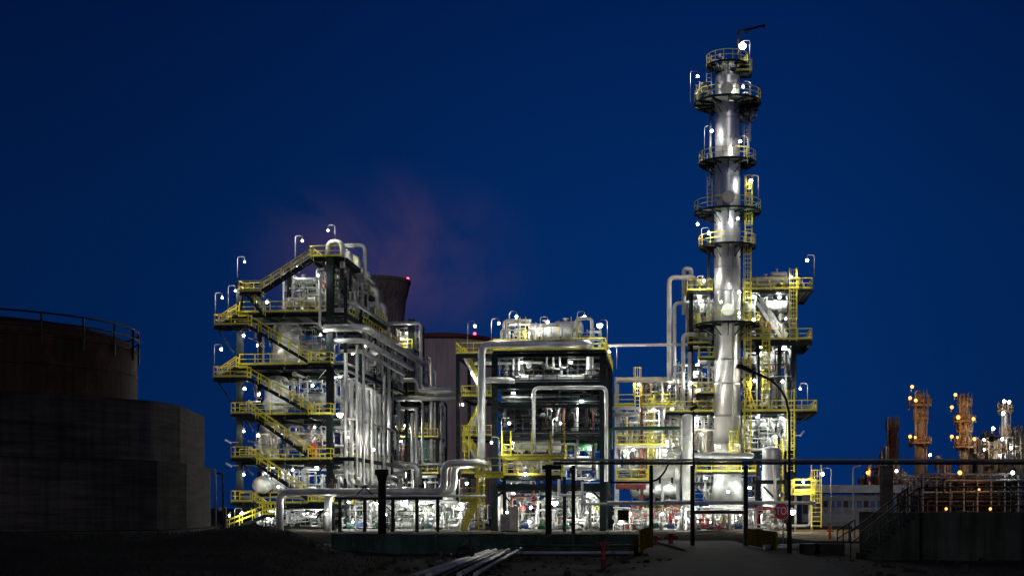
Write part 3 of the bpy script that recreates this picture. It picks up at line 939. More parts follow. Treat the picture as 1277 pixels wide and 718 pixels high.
# yellow service platforms in front
VY = 137.5
platform(CTW, uat(626, VY), uat(704, VY), VY, 141.6, zat(568, cM, VY), 'flr', .3, label='bright yellow railed service deck', edge='yellow')
for x in (626, 637, 663, 687, 704):
    mb = MB(); mb.bar((uat(x, VY), VY + .02, zat(568, cM, VY)), (uat(x, VY), VY + .02, zat(537, cM, VY)), .14, .14); mb.build('post', 'yellow', CTW)
platform(CTW, uat(592, VY - 1), uat(628, VY - 1), VY - 1.2, 140.5, zat(590, uat(600, VY), VY - 1), 'flr', .3, edge='yellow', h=1.5)
platform(CTW, uat(628.5, VY), uat(700, VY), VY - .4, 141, zat(592, cM, VY), 'fr', .42)
for x in (629, 704):
    column(CTW, uat(x, VY + .5), VY + .5, 0, zat(594, cM, VY), .3)
t_ = MB(); a = Vector(L(596, 592, VY - 1.4)); bb = Vector(L(574, 664, VY - 3))
platform(CTW, uat(576, VY), uat(599, VY), VY - .8, VY + 1.2, zat(622, uat(590, VY), VY), 'f', .15, edge='yellow')
stair(CTW, (uat(596, VY), VY - .5, zat(622, uat(590, VY), VY)), (uat(577, VY), VY - .5, 0.02), .9, 1, smat='yellow')
part_ladder(CTW, 600, VY - 1.3, 660, 592, True, .5); part_ladder(CTW, 582, 146.5, 590, 543, True, .5)
# fat pipes of the middle tower
pipe('fat silver pipe rising at the left corner and running over the middle tower', 'alu', 4.7, path((600.5, 600, 139.5), ('z', 429.5), ('u', 733), ('v', 4.2), ('z', 471), ('u', 642), ('v', 5)), bend=.95)
pipe('short fat silver pipe stub leaving the riser at the second beam of the middle tower', 'alu', 3.8, path((606, 474, 141), ('u', 636), ('v', 4)))
pipe('slim silver pipe framing the open bay of the middle tower', 'alu', 2.4, path((665.5, 560, 140.5), ('z', 483.5), ('u', 756), ('z', 600)), bend=.6)
pipe('silver pipe crossing just under the top deck of the middle tower', 'alu', 2.2, path((592, 453, 145), ('u', 676), ('v', 3)))
pipe('long white pipe crossing behind the second beam of the middle tower', 'white', 1.4, path((626, 495, 144), ('u', 722)))
for i, (x0, y0, y1, r, m) in enumerate(((640, 447, 470, 1.6, 'galv'), (647, 447, 468, 1.4, 'white'), (682, 430, 458, 1.2, 'galv'), (690, 430, 460, 1.4, 'white'), (698, 430, 458, 1.2, 'alu'), (720, 500, 560, 1.3, 'alu'), (703, 505, 560, 1.6, 'rusty'), (740, 512, 545, 1.4, 'maroon'))):
    pipe(f'{["slim", "second slim", "thin", "second thin", "third thin", "upright", "rust coloured upright", "dark red upright"][i]} {WORD[m]} pipe dropping inside the middle tower', m, r, path((x0, y0, 143.5), ('z', y1), ('u', x0 + 8)), name='process_pipe')
vessel_h('heat_exchanger', 'long silver exchanger lying on the top deck of the middle tower', 'heat exchanger', uat(658, 149), uat(716, 149), 149, zat(414, cM, 149), .95, 'alu')
vessel_h('heat_exchanger', 'white exchanger lying at the back of the top deck beside the pipe loop', 'heat exchanger', uat(690, 153), uat(728, 153), 153, zat(410, cM, 153), .8, 'white')
for i, (y, x0, x1, v, R, m) in enumerate(((460, 628, 690, 151, .75, 'alu_dull'), (494, 640, 740, 150, .7, 'dark'), (515, 630, 700, 151, .8, 'grey'), (520, 700, 748, 149, .6, 'dark'), (538, 650, 742, 152, .75, 'grey'), (556, 706, 745, 146, .5, 'green'), (556, 640, 700, 146, .6, 'white'), (578, 640, 740, 148, .7, 'alu'))):
    u = uat(x0, v)
    vessel_h('heat_exchanger', f'{WORD[m]} exchanger lying in the middle tower {["just under the top deck", "behind the slim framing pipe", "at half height", "at half height beside the right column", "above the yellow service deck", "beside the yellow service deck", "behind the yellow service deck", "under the yellow service deck"][i]}', 'heat exchanger', u, uat(x1, v), v, zat(y, u, v), R, m)
# white framed box plant on the roof, and loop
RB = thing('roof_skid', 'white framed equipment skid on the left of the middle tower roof', 'equipment skid', L(648, 436, 147))
b = MB(); u0, u1 = uat(632, 147), uat(660, 147); z0, z1 = zT + .2, zat(402, u0, 147)
for uu in (u0, (u0 + u1) / 2, u1):
    for vv in (147, 149):
        b.bar((uu, vv, z0), (uu, vv, z1), .16, .16)
for zz in (z0 + 1.2, z1):
    for vv in (147, 149): b.bar((u0, vv, zz), (u1, vv, zz), .2, .2)
b.build('frame', 'white', RB)
b = MB(); b.lathe(((u0 + u1) / 2, 148, z0 + 1.3), [(.1, -.9), (.55, -.8), (.55, .9), (.1, 1.0)], 14, 'u'); b.build('drum', 'white', RB)
b = MB(); b.tube([(u0 - .3, 147, z0), (u0 - .3, 147, z1 + .2), (u1 + .2, 147.4, z1 + .2)], .16, 8); b.build('pipe', 'white', RB)
pipe('white pipe loop arching over the right of the middle tower roof', 'white', 2.2, path((718.5, 436, 147), ('z', 397), ('u', 738), ('z', 436)), bend=.5)
part_ladder(CTW, 652, 146.2, 436, 408, False, .6); part_ladder(CTW, 716, 146.2, 436, 408, False, .6)
tangle('on the roof deck of the middle tower', 625, 748, 406, 434, 145, 156, 20, rmax=.1, mats=['white'] * 4 + ['galv'] * 3 + ['alu'] * 3 + ['yellow'])
tangle('under the top deck of the middle tower', 622, 748, 446, 478, 144, 158, 16, mats=DK)
tangle('in the dim middle bay of the middle tower', 622, 748, 488, 545, 145, 160, 24, mats=DK + ['dark'] * 3, rmax=.16)
tangle('behind the yellow decks of the middle tower', 610, 748, 552, 602, 142.5, 152, 20)
tangle('in the bright ground bay of the middle tower', 620, 748, 612, 660, 143.5, 158, 40, rmax=.12, valves=.8)
pipe('thin white pipe with a step down crossing in front of the middle tower', 'white', 1.7, path((697, 597, 137), ('z', 617), ('u', 727), ('z', 628), ('u', 862)), name='process_pipe', bend=.3)
pipe('second thin white pipe stepping down beside the right column of the middle tower', 'white', 1.5, path((726, 600, 137.4), ('z', 621), ('u', 736), ('z', 660)), name='process_pipe', bend=.3)
pipe('dark red fire main crossing the ground bay of the middle tower', 'maroon', 1.5, path((638, 660, 142.7), ('z', 619), ('u', 665), ('z', 600)), name='fire_pipe')
u = uat(626, 144); vessel_v('process_drum', 'slim silver drum standing between the columns at the foot of the middle tower', 'drum', u, 144, 0, zat(612, u, 144), .6, 'alu')
for i, (px, m) in enumerate(((650, 'blue'), (672, 'green'), (700, 'teal'), (738, 'grey'))):
    pump(uat(px, 143), 143, 0, f'{WORD[m]} motor pump on the ground inside the middle tower', None, m)
for i, (px, m) in enumerate(((641, 'cream'), (630, 'grey'))):
    u = uat(px, 137); t = thing('control_cabinet', f'{WORD[m]} control cabinet standing at the foot of the middle tower', 'cabinet', (u, 137, 0))
    b = MB(); b.box((u - .45, 136.8, .1), (u + .45, 137.3, 1.7 + .7 * (1 - i))); b.build('body', m, t); b = MB(); b.box((u - .38, 136.76, .3), (u + .38, 136.795, 1.5 + .6 * (1 - i))); b.build('door', m, t)
    b = MB(); b.box((u - .4, 136.85, 0), (u + .4, 137.25, .098)); b.build('plinth', 'steel', t)

# ================================================================== THE GAP between middle tower and column
pipe('long thin grey pipe bridging from the middle tower to the tall column', 'alu', 1.8, path((757, 436, 150), ('z', 430.5), ('u', 857)), bend=.4)
pipe('green pipe with a yellow foot standing beside the middle tower and crossing to the right', 'green', 2.4, path((762, 560, 141), ('z', 534), ('u', 847), ('v', 3)), bend=.5)
pipe('cream pipe crossing level through the gap beside the middle tower', 'cream', 3.3, path((770, 473.5, 152), ('u', 838), ('v', 4)))
pipe('white pipe crossing below the yellow gap platform', 'white', 2.0, path((764, 509, 150), ('u', 797), ('v', 4)))
pipe('dull pipe crossing below the white one in the gap', 'alu_dull', 2.6, path((764, 517, 152), ('u', 794), ('v', 4)))
GM = thing('pipe_module', 'low light steel module with yellow rails filling the gap beside the middle tower', 'steel module', (uat(800, 155), 155, 0))
gus = [uat(768, 155), uat(800, 155), uat(846, 155)]
for x, top in ((768, 470), (800, 470), (826, 470), (846, 470)):
    for v in (155, 163):
        column(GM, uat(x, 155), v, 0, zat(top, uat(x, 155), 155), .26, 'galv' if x != 800 else 'maroon')
for y in (505, 555, 598, 640):
    z = zat(y, gus[0], 155); xs = gus if y != 505 else gus[1:]
    floor_frame(GM, xs, [155, 163], z - .06, .18, .28, 'grey')
    platform(GM, xs[0], xs[-1], 154.6, 162.5, z, 'fl' if y < 600 else 'f', .2, edge='galv')
platform(GM, uat(766, 153), uat(792, 153), 152.5, 155, zat(505, gus[0], 153), 'flr', .2, edge='yellow')
part_ladder(GM, 812, 154, 600, 505, True); part_ladder(GM, 795, 154, 520, 470, True)
tangle('on the upper deck of the gap module', 800, 848, 474, 503, 156, 162, 18)
tangle('on the middle decks of the gap module', 768, 848, 510, 596, 156, 162, 34, mats=['alu'] * 3 + ['white'] * 4 + ['galv'] * 3 + ['rusty'] + ['yellow'] + ['cream'] * 2)
tangle('deep behind the gap module', 788, 852, 515, 650, 165, 176, 40, rmax=.2, vert=.65)
for i, (x0, x1, y, m) in enumerate(((792, 846, 530, 'alu_dull'), (790, 850, 566, 'cream'), (786, 850, 612, 'alu'), (770, 850, 645, 'grey'))):
    vessel_h('heat_exchanger', f'{WORD[m]} exchanger lying deep behind the gap module, {["topmost", "second from the top", "third from the top", "lowest"][i]} of four', 'heat exchanger', uat(x0, 166), uat(x1, 166), 166, zat(y, uat(x0, 166), 166), .8, m)
tangle('on the ground under the gap module', 765, 850, 632, 664, 146, 160, 40, valves=.9, rmax=.11, mats=['alu'] * 3 + ['white'] * 4 + ['galv'] * 4 + ['rusty'] + ['red'] + ['grey'])
vessel_h('heat_exchanger', 'stout white horizontal drum low in the gap left of the tall column', 'drum', uat(813, 150), uat(848, 150), 150, zat(590, uat(830, 150), 150), .72, 'white')
vessel_h('heat_exchanger', 'red painted exchanger lying below the white drum in the gap', 'heat exchanger', uat(768, 152), uat(806, 152), 152, zat(606, uat(780, 152), 152), .35, 'maroon')
pipe('long silver pipe crossing low from the middle tower past the column to the caged ladder', 'alu', 2.4, path((757, 626.5, 128), ('u', 1016), ('v', 3)))
pipe('dark pipe crossing below the long silver one behind the gateway', 'dark', 2.0, path((862, 638, 125), ('u', 932), ('v', 3)))

# ================================================================== TALL COLUMN
VT = 150.0
uT = uat(907, VT)
pxm = S(VT, uT)
zc = lambda py: zat(py, uT, VT)
DC = thing('distillation_column', 'very tall silver distillation column ringed by railed platforms', 'distillation column', (uT, VT, 0))
R1, R2 = 16.2 * pxm, 15.2 * pxm
mb = MB(); mb.lathe((uT, VT, 0), [(R1, zc(552)), (R1, zc(213)), (R2, zc(203)), (R2, zc(98))] + [(R2 * math.cos(t), zc(98) + R2 * .55 * math.sin(t)) for t in (.3, .6, .9, 1.2)] + [(R2 * .2, zc(98) + R2 * .55)], 40); mb.build('shell', 'shell', DC)
mb = MB(); mb.lathe((uT, VT, 0), [(R1 * 1.28, zc(625)), (R1 * 1.08, zc(598)), (R1 * 1.02, zc(553))], 36)
mb.annulus((uT, VT), R1 * .9, R1 * 1.35, zc(625) - .15, zc(625), 0, 2 * PI, 36); mb.annulus((uT, VT), R1 * .9, R1 * 1.14, zc(566), zc(563), 0, 2 * PI, 36)
mb.build('skirt', 'alu_dull', DC)
mb = MB(); mb.lathe((uT, VT, 0), [(R1 * 1.5, 0), (R1 * 1.42, zc(625) - .16)], 28); mb.build('plinth', 'concrete', DC)
for py in (150, 175, 232, 285, 335, 365, 450, 480, 520):
    mb = MB(); rr = R1 if py > 210 else R2; mb.annulus((uT, VT), rr - .02, rr + .035, zc(py), zc(py) + .12, 0, 2 * PI, 40); mb.build('seam_band', 'shell', DC)
for py, a in ((116, -95), (250, -88), (389, -90)):
    a = math.radians(a); d = Vector((math.cos(a), math.sin(a), 0)); rr = R1 if py > 210 else R2
    p = Vector((uT, VT, zc(py))); mb = MB(); mb.cone(p + d * rr * .9, p + d * (rr + .35), .52, .52, 20); mb.cone(p + d * (rr + .26), p + d * (rr + .4), .66, .66, 22, False)
    for k in range(14):
        t = 2 * PI * k / 14; mb.box(*(lambda c: ((c[0] - .04, c[1] - .06, c[2] - .04), (c[0] + .04, c[1] + .02, c[2] + .04)))((p.x + math.cos(t) * .58 + d.x * (rr + .4), p.y + d.y * (rr + .4), p.z + math.sin(t) * .58)))
    mb.build('manhole', 'alu_dull' if py < 380 else 'white', DC)


def ring(py, rpx, a0=0, a1=360, rmat='yellow', depth_=.3):
    z = zc(py); r1 = rpx * pxm; r0 = (R1 if py > 210 else R2) + .06
    a0, a1 = math.radians(a0), math.radians(a1)
    mb = MB(); mb.annulus((uT, VT), r0, r1, z - .06, z, a0, a1, 36); o = mb.build('platform', 'grating', DC)
    mb = MB(); mb.annulus((uT, VT), r1 - .03, r1 + .05, z - .17, z + .05, a0, a1, 36)
    k = max(4, int((a1 - a0) / math.radians(30)))
    for i in range(k + 1):
        a = a0 + (a1 - a0) * i / k - (0.001 if i == k else 0); c, s_ = math.cos(a), math.sin(a)
        mb.bar((uT + r0 * c, VT + r0 * s_, z - .18), (uT + (r1 - .05) * c, VT + (r1 - .05) * s_, z - .18), .1, .2)
        mb.bar((uT + r0 * c, VT + r0 * s_, z - 1.2), (uT + (r1 - .25) * c, VT + (r1 - .25) * s_, z - .25), .08, .08)
    mb.build('bracket', 'steel', o)
    mb = MB(); n = 28
    P = [Vector((uT + r1 * math.cos(a0 + (a1 - a0) * i / n), VT + r1 * math.sin(a0 + (a1 - a0) * i / n), z)) for i in range(n + 1)]
    for a, b in zip(P, P[1:]):
        for h in (1.1, .58):
            mb.bar(a + Vector((0, 0, h)), b + Vector((0, 0, h)), .065, .065)
    for p in P[::2]:
        mb.bar(p - Vector((0, 0, .2)), p + Vector((0, 0, 1.1)), .065, .065)
    mb.build('railing', rmat, o)


ring(82, 25); ring(129, 41, rmat='yellow'); ring(204, 35); ring(265, 41); ring(308, 35); ring(405, 40, rmat='yellow')
platform(DC, uT + R2 * .6, uT + 30 * pxm, VT - 1, VT + 1, zc(92), 'fr', .2)
part_ladder(DC, 933.5, VT - .6, 308, 232, True, .7); part_ladder(DC, 932, VT - .7, 405, 308, True, .7); part_ladder(DC, 932, VT - .5, 512, 405, True, .6); part_ladder(DC, 932, VT - .9, 570, 512, True, .6)
part_ladder(DC, 931, VT + .6, 204, 129, True, .5, 'galv'); part_ladder(DC, 884, VT + .4, 129, 82, False, .5, 'galv'); part_ladder(DC, 885, VT + .3, 263, 204, False, .5, 'galv')
mb = MB(); a = L(923, 82, VT); u2 = uat(921, VT); mb.tube([(u2, VT, zc(95)), (u2, VT, zc(40)), (uat(954, VT), VT, zc(33.5))], .13, 8, bend=.2); mb.bar((u2, VT, zc(50)), (uat(938, VT), VT, zc(37)), .1, .1); mb.bar((uat(953, VT), VT, zc(34)), (uat(953, VT), VT, zc(38)), .1, .1); mb.build('davit_crane', 'steel', DC)
mb = MB(); mb.tube([(uT, VT, zc(90)), (uT, VT, zc(76))], .35, 12); mb.cone((uT, VT, zc(79)), (uT, VT, zc(77)), .55, .55, 14, False); mb.build('top_nozzle', 'galv', DC)
pipe('slim silver downcomer pipe running along the left of the tall column', 'alu', 1.6, path((886, 140, 150.6), ('z', 250)))
pipe('slim dull pipe climbing behind the tall column from its lower ring', 'alu_dull', 2.0, path((884, 300, 151), ('z', 560)))
pipe('thin galvanised conduit running up the front of the tall column', 'galv', .7, path((914, 300, 148.3), ('z', 560)), name='conduit', cat='conduit')
tangle('on the top ring platform of the tall column', 886, 930, 70, 82, 149, 151, 5, rmax=.08)
tangle('on the second highest ring platform of the tall column', 868, 888, 100, 128, 148.8, 150.8, 6, mats=['dark', 'grey', 'galv'], rmax=.12)
tangle('under the second highest ring of the tall column', 925, 945, 131, 150, 149, 151, 4, mats=['dark', 'grey'], rmax=.1)

# ================================================================== RIGHT COMPLEX around the column
RC = thing('process_tower', 'dark steel frame with yellow decks and ladders around the tall column', 'process tower', (uat(940, 152), 152, 0))
RV = [152.0, 160.0]
xs = {862: 362, 893: 405, 945: 362, 972: 425, 990: 362}
for x, top in xs.items():
    for v in RV:
        column(RC, uat(x, 152), v, 0, zat(top, uat(x, 152), 152) - .1, .5 if x == 990 else .4, 'steel')
for y, x0, x1 in ((362, 862, 990), (425, 945, 990), (470, 862, 990), (513, 862, 990), (560, 862, 990), (600, 862, 990), (635, 862, 990)):
    floor_frame(RC, [uat(x, 152) for x in (862, 893, 945, 972, 990) if x0 <= x <= x1], RV, zat(y, uT, 152) - .08, .24, .36)
platform(RC, uat(857, 150.5), uat(889, 150.5), 150.5, 160, zat(362, uT, 151), 'flb', .3)
platform(RC, uat(926, 150.5), uat(1014, 150.5), 150.5, 160, zat(362, uT, 151), 'frb', .3)
platform(RC, uat(942, 150), uat(1013, 150), 150, 159, zat(425, uT, 151), 'fr', .6)
platform(RC, uat(830, 149.5), uat(890, 149.5), 149.5, 160, zat(513, uT, 150), 'flb', .3)
platform(RC, uat(925, 149.5), uat(1019, 149.5), 149.5, 160, zat(513, uT, 150), 'frb', .3)
platform(RC, uat(858, 150.5), uat(886, 150.5), 150.5, 156, zat(428, uT, 151), 'fl', .2)
platform(RC, uat(872, 149), uat(892, 149), 149, 154, zat(448, uT, 151), 'flr', .2)
platform(RC, uat(868, 150), uat(890, 150), 148.5, 154, zat(492, uT, 151), 'flr', .2)
platform(RC, uat(925, 150), uat(952, 150), 149.5, 155, zat(425, uT, 151), 'fl', .2)
platform(RC, uat(868, 148), uat(942, 148), 146.5, 151, zat(588, uT, 148), 'flr', .2)
part_ladder(RC, 989, 149.9, 425, 333 + 14, True, .7); part_ladder(RC, 955, 149.4, 513, 410, True, .7); part_ladder(RC, 986, 149, 588, 498, True, .7); part_ladder(RC, 972, 149, 655, 560, True, .6)
part_ladder(RC, 915, 147, 590, 540, True, .9)
stair(RC, (uat(944, 151), 151.5, zat(375, uT, 151)), (uat(979, 151), 151.5, zat(424, uT, 151)), .8, 1, rmat='galv', smat='galv')
brace(RC, (uat(1008, 152), 152, zat(364, uT, 152)), (uat(991, 152), 152, zat(384, uT, 152)), .14); brace(RC, (uat(1012, 152), 152, zat(516, uT, 152)), (uat(992, 152), 152, zat(530, uT, 152)), .14)
for k, (x0, x1) in enumerate(((927, 938), (935, 928), (931, 942))):
    brace(RC, (uat(x0, 149.5), 149.5, zat(475, uT, 150)), (uat(x1, 149.5), 149.5, zat(510, uT, 150)), .12, 'yellow')
# left pipe loops of the complex
pipe('white pipe loop standing out on the left of the tall column', 'white', 3.0, path((834.5, 475, 152), ('z', 346), ('u', 865), ('v', 3)), bend=.6)
pipe('shorter white pipe beside the loop left of the tall column', 'white', 2.4, path((841, 475, 153), ('z', 378), ('u', 862)), bend=.5)
pipe('white pipe with a low bend left of the tall column', 'white', 2.6, path((852, 508, 150), ('z', 417), ('u', 868), ('v', 3)), bend=.5)
pipe('thick white pipe bend at the top left of the complex', 'white', 2.8, path((853, 392, 153), ('z', 335), ('u', 862), ('z', 362)), bend=.4)
pipe('silver pipe rising behind the white bend left of the column', 'alu', 2.6, path((860, 508, 151), ('z', 440), ('v', 4)))
pipe('broad silver duct lying level in front of the foot of the tall column', 'alu', 3.4, path((864, 567.5, 143), ('u', 938), ('v', 4)))
u = uat(857.5, 147); vessel_v('process_vessel', 'slim bright white vessel standing left of the tall column', 'vessel', u, 147, 0, zat(516, u, 147), 6.4 * S(147, u), 'white', skirt=3)
u = uat(962, 143); vessel_v('process_vessel', 'grey silver upright vessel right of the foot of the tall column', 'vessel', u, 143, 0, zat(556, u, 143), 11.2 * S(143, u), 'alu', skirt=2, skirtmat='white')
VF2 = thing('vessel_frame', 'black steel frame around the grey silver vessel beside the gateway', 'steel frame', (uat(960, 140), 140, 0))
for x in (945, 982):
    column(VF2, uat(x, 140), 140, 0, zat(600, uat(x, 140), 140), .5)
mb = MB(); mb.ibeam((uat(940, 140), 140, zat(602, uat(960, 140), 140) + .1), (uat(986, 140), 140, zat(602, uat(960, 140), 140) + .1), .3, .4); mb.build('beam', 'steel', VF2); brace(VF2, (uat(952, 140.2), 140.2, zat(606, uat(952, 140), 140)), (uat(967, 140.2), 140.2, zat(622, uat(967, 140), 140)), .16)
pipe('slim white pipe standing in front of the grey silver vessel', 'white', 1.8, path((966.5, 577, 138), ('z', 626)))
for i, (px, y, v, R, m) in enumerate(((868, 470, 155, .8, 'cream'), (962, 395, 155, .7, 'grey'), (975, 480, 154, .8, 'alu_dull'), (880, 545, 152, .7, 'cream'))):
    u = uat(px, v); vessel_v('process_drum', f'{WORD[m]} upright drum {["behind the white pipe bend left of the column", "between the upper decks right of the column", "above the wide lower deck right of the column", "beside the foot of the tall column"][i]}', 'drum', u, v, zat(y + 35, u, v), zat(y - 8, u, v), R, m)
for i, (x0, x1, y, v, R, m) in enumerate(((930, 984, 384, 154, .62, 'alu_dull'), (935, 986, 396, 156, .55, 'grey'), (936, 983, 352, 153, .5, 'white'), (960, 982, 344, 154, .35, 'alu'), (930, 985, 450, 155, .6, 'grey'), (935, 980, 530, 153, .5, 'alu_dull'), (866, 890, 352, 153, .45, 'alu'), (865, 892, 382, 154, .6, 'alu_dull'))):
    vessel_h('heat_exchanger', f'{WORD[m]} exchanger lying {["below the top deck right of the column", "lower below the top deck right of the column", "on the top deck right of the column", "raised on the top deck near its ladder", "between the two lower decks right of the column", "below the wide lower deck right of the column", "on the top deck left of the column", "below the top deck left of the column"][i]}', 'heat exchanger', uat(x0, v), uat(x1, v), v, zat(y, uT, v), R, m)
RSM = ['alu'] * 3 + ['galv'] * 3 + ['grey'] * 3 + ['white'] * 2 + ['alu_dull'] * 3 + ['dark'] * 2
tangle('on the top deck right of the tall column', 930, 1005, 347, 361, 151.5, 158, 12, rmax=.1)
tangle('below the top deck right of the tall column', 928, 988, 366, 420, 152, 159, 18, mats=RSM)
tangle('below the second deck right of the tall column', 928, 988, 432, 508, 151, 159, 18, mats=RSM, rmax=.16)
tangle('below the wide lower deck right of the tall column', 925, 988, 518, 562, 150, 158, 22, mats=RSM + ['white'] * 3)
tangle('left of the tall column below the top deck', 858, 890, 366, 424, 152, 158, 16, mats=RSM)
tangle('left of the tall column above the wide lower deck', 840, 892, 450, 510, 151, 158, 20, mats=RSM + ['white'] * 3)
tangle('left of the foot of the tall column', 836, 892, 518, 565, 150, 157, 16, mats=['cream'] * 3 + ['white'] * 3 + RSM)
tangle('around the plinth of the tall column', 866, 950, 578, 624, 151, 158, 20)
tangle('on the ground behind the gateway', 858, 985, 632, 662, 136, 150, 40, valves=.9, rmax=.12, mats=['white'] * 4 + ['alu'] * 3 + ['galv'] * 3 + ['red'])
for i, (px, m, v) in enumerate(((880, 'blue', 138), (898, 'teal', 139), (916, 'blue', 138), (970, 'grey', 136), (832, 'blue', 142), (812, 'teal', 142))):
    pump(uat(px, v), v, 0, f'{WORD[m]} motor pump on the ground {["first behind the left gate post", "second behind the gateway", "third behind the gateway", "below the grey silver vessel", "under the white drum in the gap", "left of the white drum in the gap"][i]}', None, m)
# caged ladder stage at the right end
LS = thing('ladder_stage', 'small bright yellow deck with caged ladder at the right end of the plant', 'ladder platform', (uat(1005, 136), 136, 0))
platform(LS, uat(989, 136), uat(1016, 136), 135, 139, zat(612, uat(1000, 136), 136), 'flrb', .3, edge='yellow')
part_ladder(LS, 1018, 134.6, 657, 594, True, .9); 
for x in (992, 1012):
    column(LS, uat(x, 138), 138, 0, zat(616, uat(x, 138), 138), .2, 'white')
pipe('white standpipe under the small yellow deck at the right end', 'white', 1.8, path((1010, 626, 137), ('z', 655), ('u', 985)))
for x in (1005.5, 1012):
    pass

# ================================================================== LAMPS
lamp(305, 326, 143.4, 'at the highest landing of the stair tower', 346)
lamp(277, 371, 143.5, 'at the landing just under the highest one', 398)
lamp(293.5, 362, 144.6, 'tucked under the highest landing', 392)
lamp(333, 376, 146, 'behind the stairs under the highest landing', None)
lamp(377, 300, 144.5, 'at the head of the highest flight', 322)
lamp(409, 287, 145.5, 'tallest over the stair tower roof', 322, side=-1)
lamp(434, 315, 150, 'on the roof beside the white loops', None, 350)
lamp(396.5, 343, 144.4, 'beside the white conduit under the roof', None, 300)
lamp(304, 418, 144.2, 'under the second highest left landing', None)
lamp(276, 435, 143.5, 'at the landing below the big dome', 468)
lamp(321, 430, 146, 'on the fourth floor beside the big dome', None, 300)
lamp(399.5, 417, 144, 'on the fourth floor beside the corner column', None, 300)
lamp(305, 484, 144.2, 'on the third floor beside the left column', None)
lamp(323, 491, 146.5, 'on the third floor beside the pale drum', None, 320)
lamp(304, 537, 144.2, 'on the second floor beside the left column', None)
lamp(322, 542, 146, 'on the second floor above the exchanger', None, 320)
lamp(304, 591, 144.2, 'on the first floor beside the left column', None)
lamp(365, 585, 146, 'on the first floor under the floor beams', None, 500)
lamp(347, 606, 146, 'on the first floor beside the flight', None, 300)
lamp(301.5, 639, 143, 'beside the lowest yellow flight', 655)
lamp(286, 642, 145, 'at the foot of the yellow stairs', None)
lamp(379, 640, 146, 'under the first floor behind the fat pipe', None, 350)
lamp(390, 480, 146, 'on the third floor near the corner column', None, 350)
lamp(392, 532, 146, 'on the second floor above the red cabinet', None, 350)
lamp(424, 516, 141.8, 'glaring beside the first silver riser', None, 900, r=.3, down=False)
lamp(440, 440, 147, 'under the big silver header', None, 350)
lamp(455, 431, 155, 'farther along under the silver header', None, 350)
lamp(474, 512, 164, 'between the ninth and tenth risers', None, 350)
lamp(445, 620, 143.5, 'below the risers above the fat pipeline', None, 350)
lamp(466, 560, 146.5, 'in front of the wall of risers', None, 400)
lamp(501, 422, 183, 'on the top deck of the slim module', None, 400)
lamp(507, 415, 184, 'above the top deck of the slim module', None, 400)
lamp(505, 530, 182.5, 'inside the dim bay of the slim module', None, 450)
lamp(500, 606, 180, 'low on the slim module', None, 450)
lamp(481, 641, 140.5, 'under the fat pipeline beside the black post', None, 320)
lamp(540, 640, 143, 'under the fat pipeline near the loops', None, 350)
lamp(407, 640, 137, 'at the second elbow of the fat pipeline', None, 220)
lamp(440, 650, 141, 'low behind the dirt mound', None, 260)
lamp(592, 406, 148, 'over the yellow side deck', 440)
lamp(622, 403, 140.6, 'at the left corner of the middle tower roof', 436, 420)
lamp(644, 394, 148, 'over the white roof skid', 404)
lamp(683, 401, 146.5, 'midway along the middle tower roof', 436)
lamp(729, 394, 147, 'inside the white roof loop', 436)
lamp(748, 405, 140.6, 'at the right corner of the middle tower roof', 436, 700, side=-1, r=.27)
lamp(760, 438, 149, 'outside the right column of the middle tower', 460, side=-1)
lamp(589, 466, 148, 'above the stairs of the side bay', None, 300)
lamp(577, 504, 147.5, 'at the left column of the side bay', None, 200)
lamp(635, 527, 137.6, 'above the left end of the yellow service deck', 566, 420)
lamp(699, 527, 137.8, 'above the right end of the yellow service deck', 566, 420)
lamp(613, 551, 136.6, 'beside the fat riser above the yellow stage', 588, 480, side=-1)
lamp(582, 602, 139, 'above the steep yellow stairs', 660, 420)
lamp(692, 626, 138.5, 'glaring in the ground bay of the middle tower', None, 800, r=.28)
lamp(632, 638, 142, 'in the ground bay beside the slim drum', None, 260)
lamp(662, 632, 144, 'in the middle of the ground bay', None, 400)
lamp(732, 638, 143.5, 'in the ground bay beside the right column', None, 400)
lamp(660, 415, 146, 'low on the middle tower roof', None, 250)
lamp(655, 590, 137, 'under the yellow service deck', None, 260)
lamp(797, 479, 153.5, 'over the yellow gap platform', None, 350)
lamp(835, 481, 153, 'on the gap module near the white pipes', None, 380)
lamp(861.5, 477, 149.5, 'beside the silver pipe left of the column', None, 320)
lamp(871, 486, 150, 'above the small deck left of the column', None, 300)
lamp(790, 560, 153.5, 'on the middle deck of the gap module', None, 420)
lamp(832, 550, 153, 'above the white drum in the gap', None, 450)
lamp(786, 640, 144, 'in the ground tangle of the gap', None, 450)
lamp(826, 640, 143, 'in the ground tangle below the white drum', None, 500)
lamp(926, 57, 149, 'glaring on the summit of the tall column', 92, 900, side=-1, r=.36, down=False)
lamp(870, 95, 147.5, 'on the second highest ring of the column', 128, 260, down=False)
lamp(927, 108, 148.5, 'above the right of the second highest ring', 128, side=-1, down=False)
lamp(887.5, 163, 148.5, 'left of the column above the third ring', 203, 420, down=False)
lamp(923, 176, 147.3, 'on the third ring of the column', 203, 420, side=-1, down=False)
lamp(936.5, 225, 148.5, 'on the fourth ring of the column', 262, 320, side=-1, down=False)
lamp(870, 279, 148, 'under the left of the fourth ring', None, 300, down=False)
lamp(920, 272, 147.4, 'under the right of the fourth ring', None, 360, down=False)
lamp(884, 290, 147.4, 'on the fifth ring of the column', 306, 260, down=False)
lamp(878, 350, 149, 'on the top deck left of the column', 360)
lamp(922, 364, 147.5, 'on the column above the lowest ring', None, 360, down=False)
lamp(899, 376, 146.6, 'in front of the column above the lowest ring', None, 300, down=False)
lamp(1006.5, 324, 152, 'over the end of the top deck right of the column', 345, side=-1)
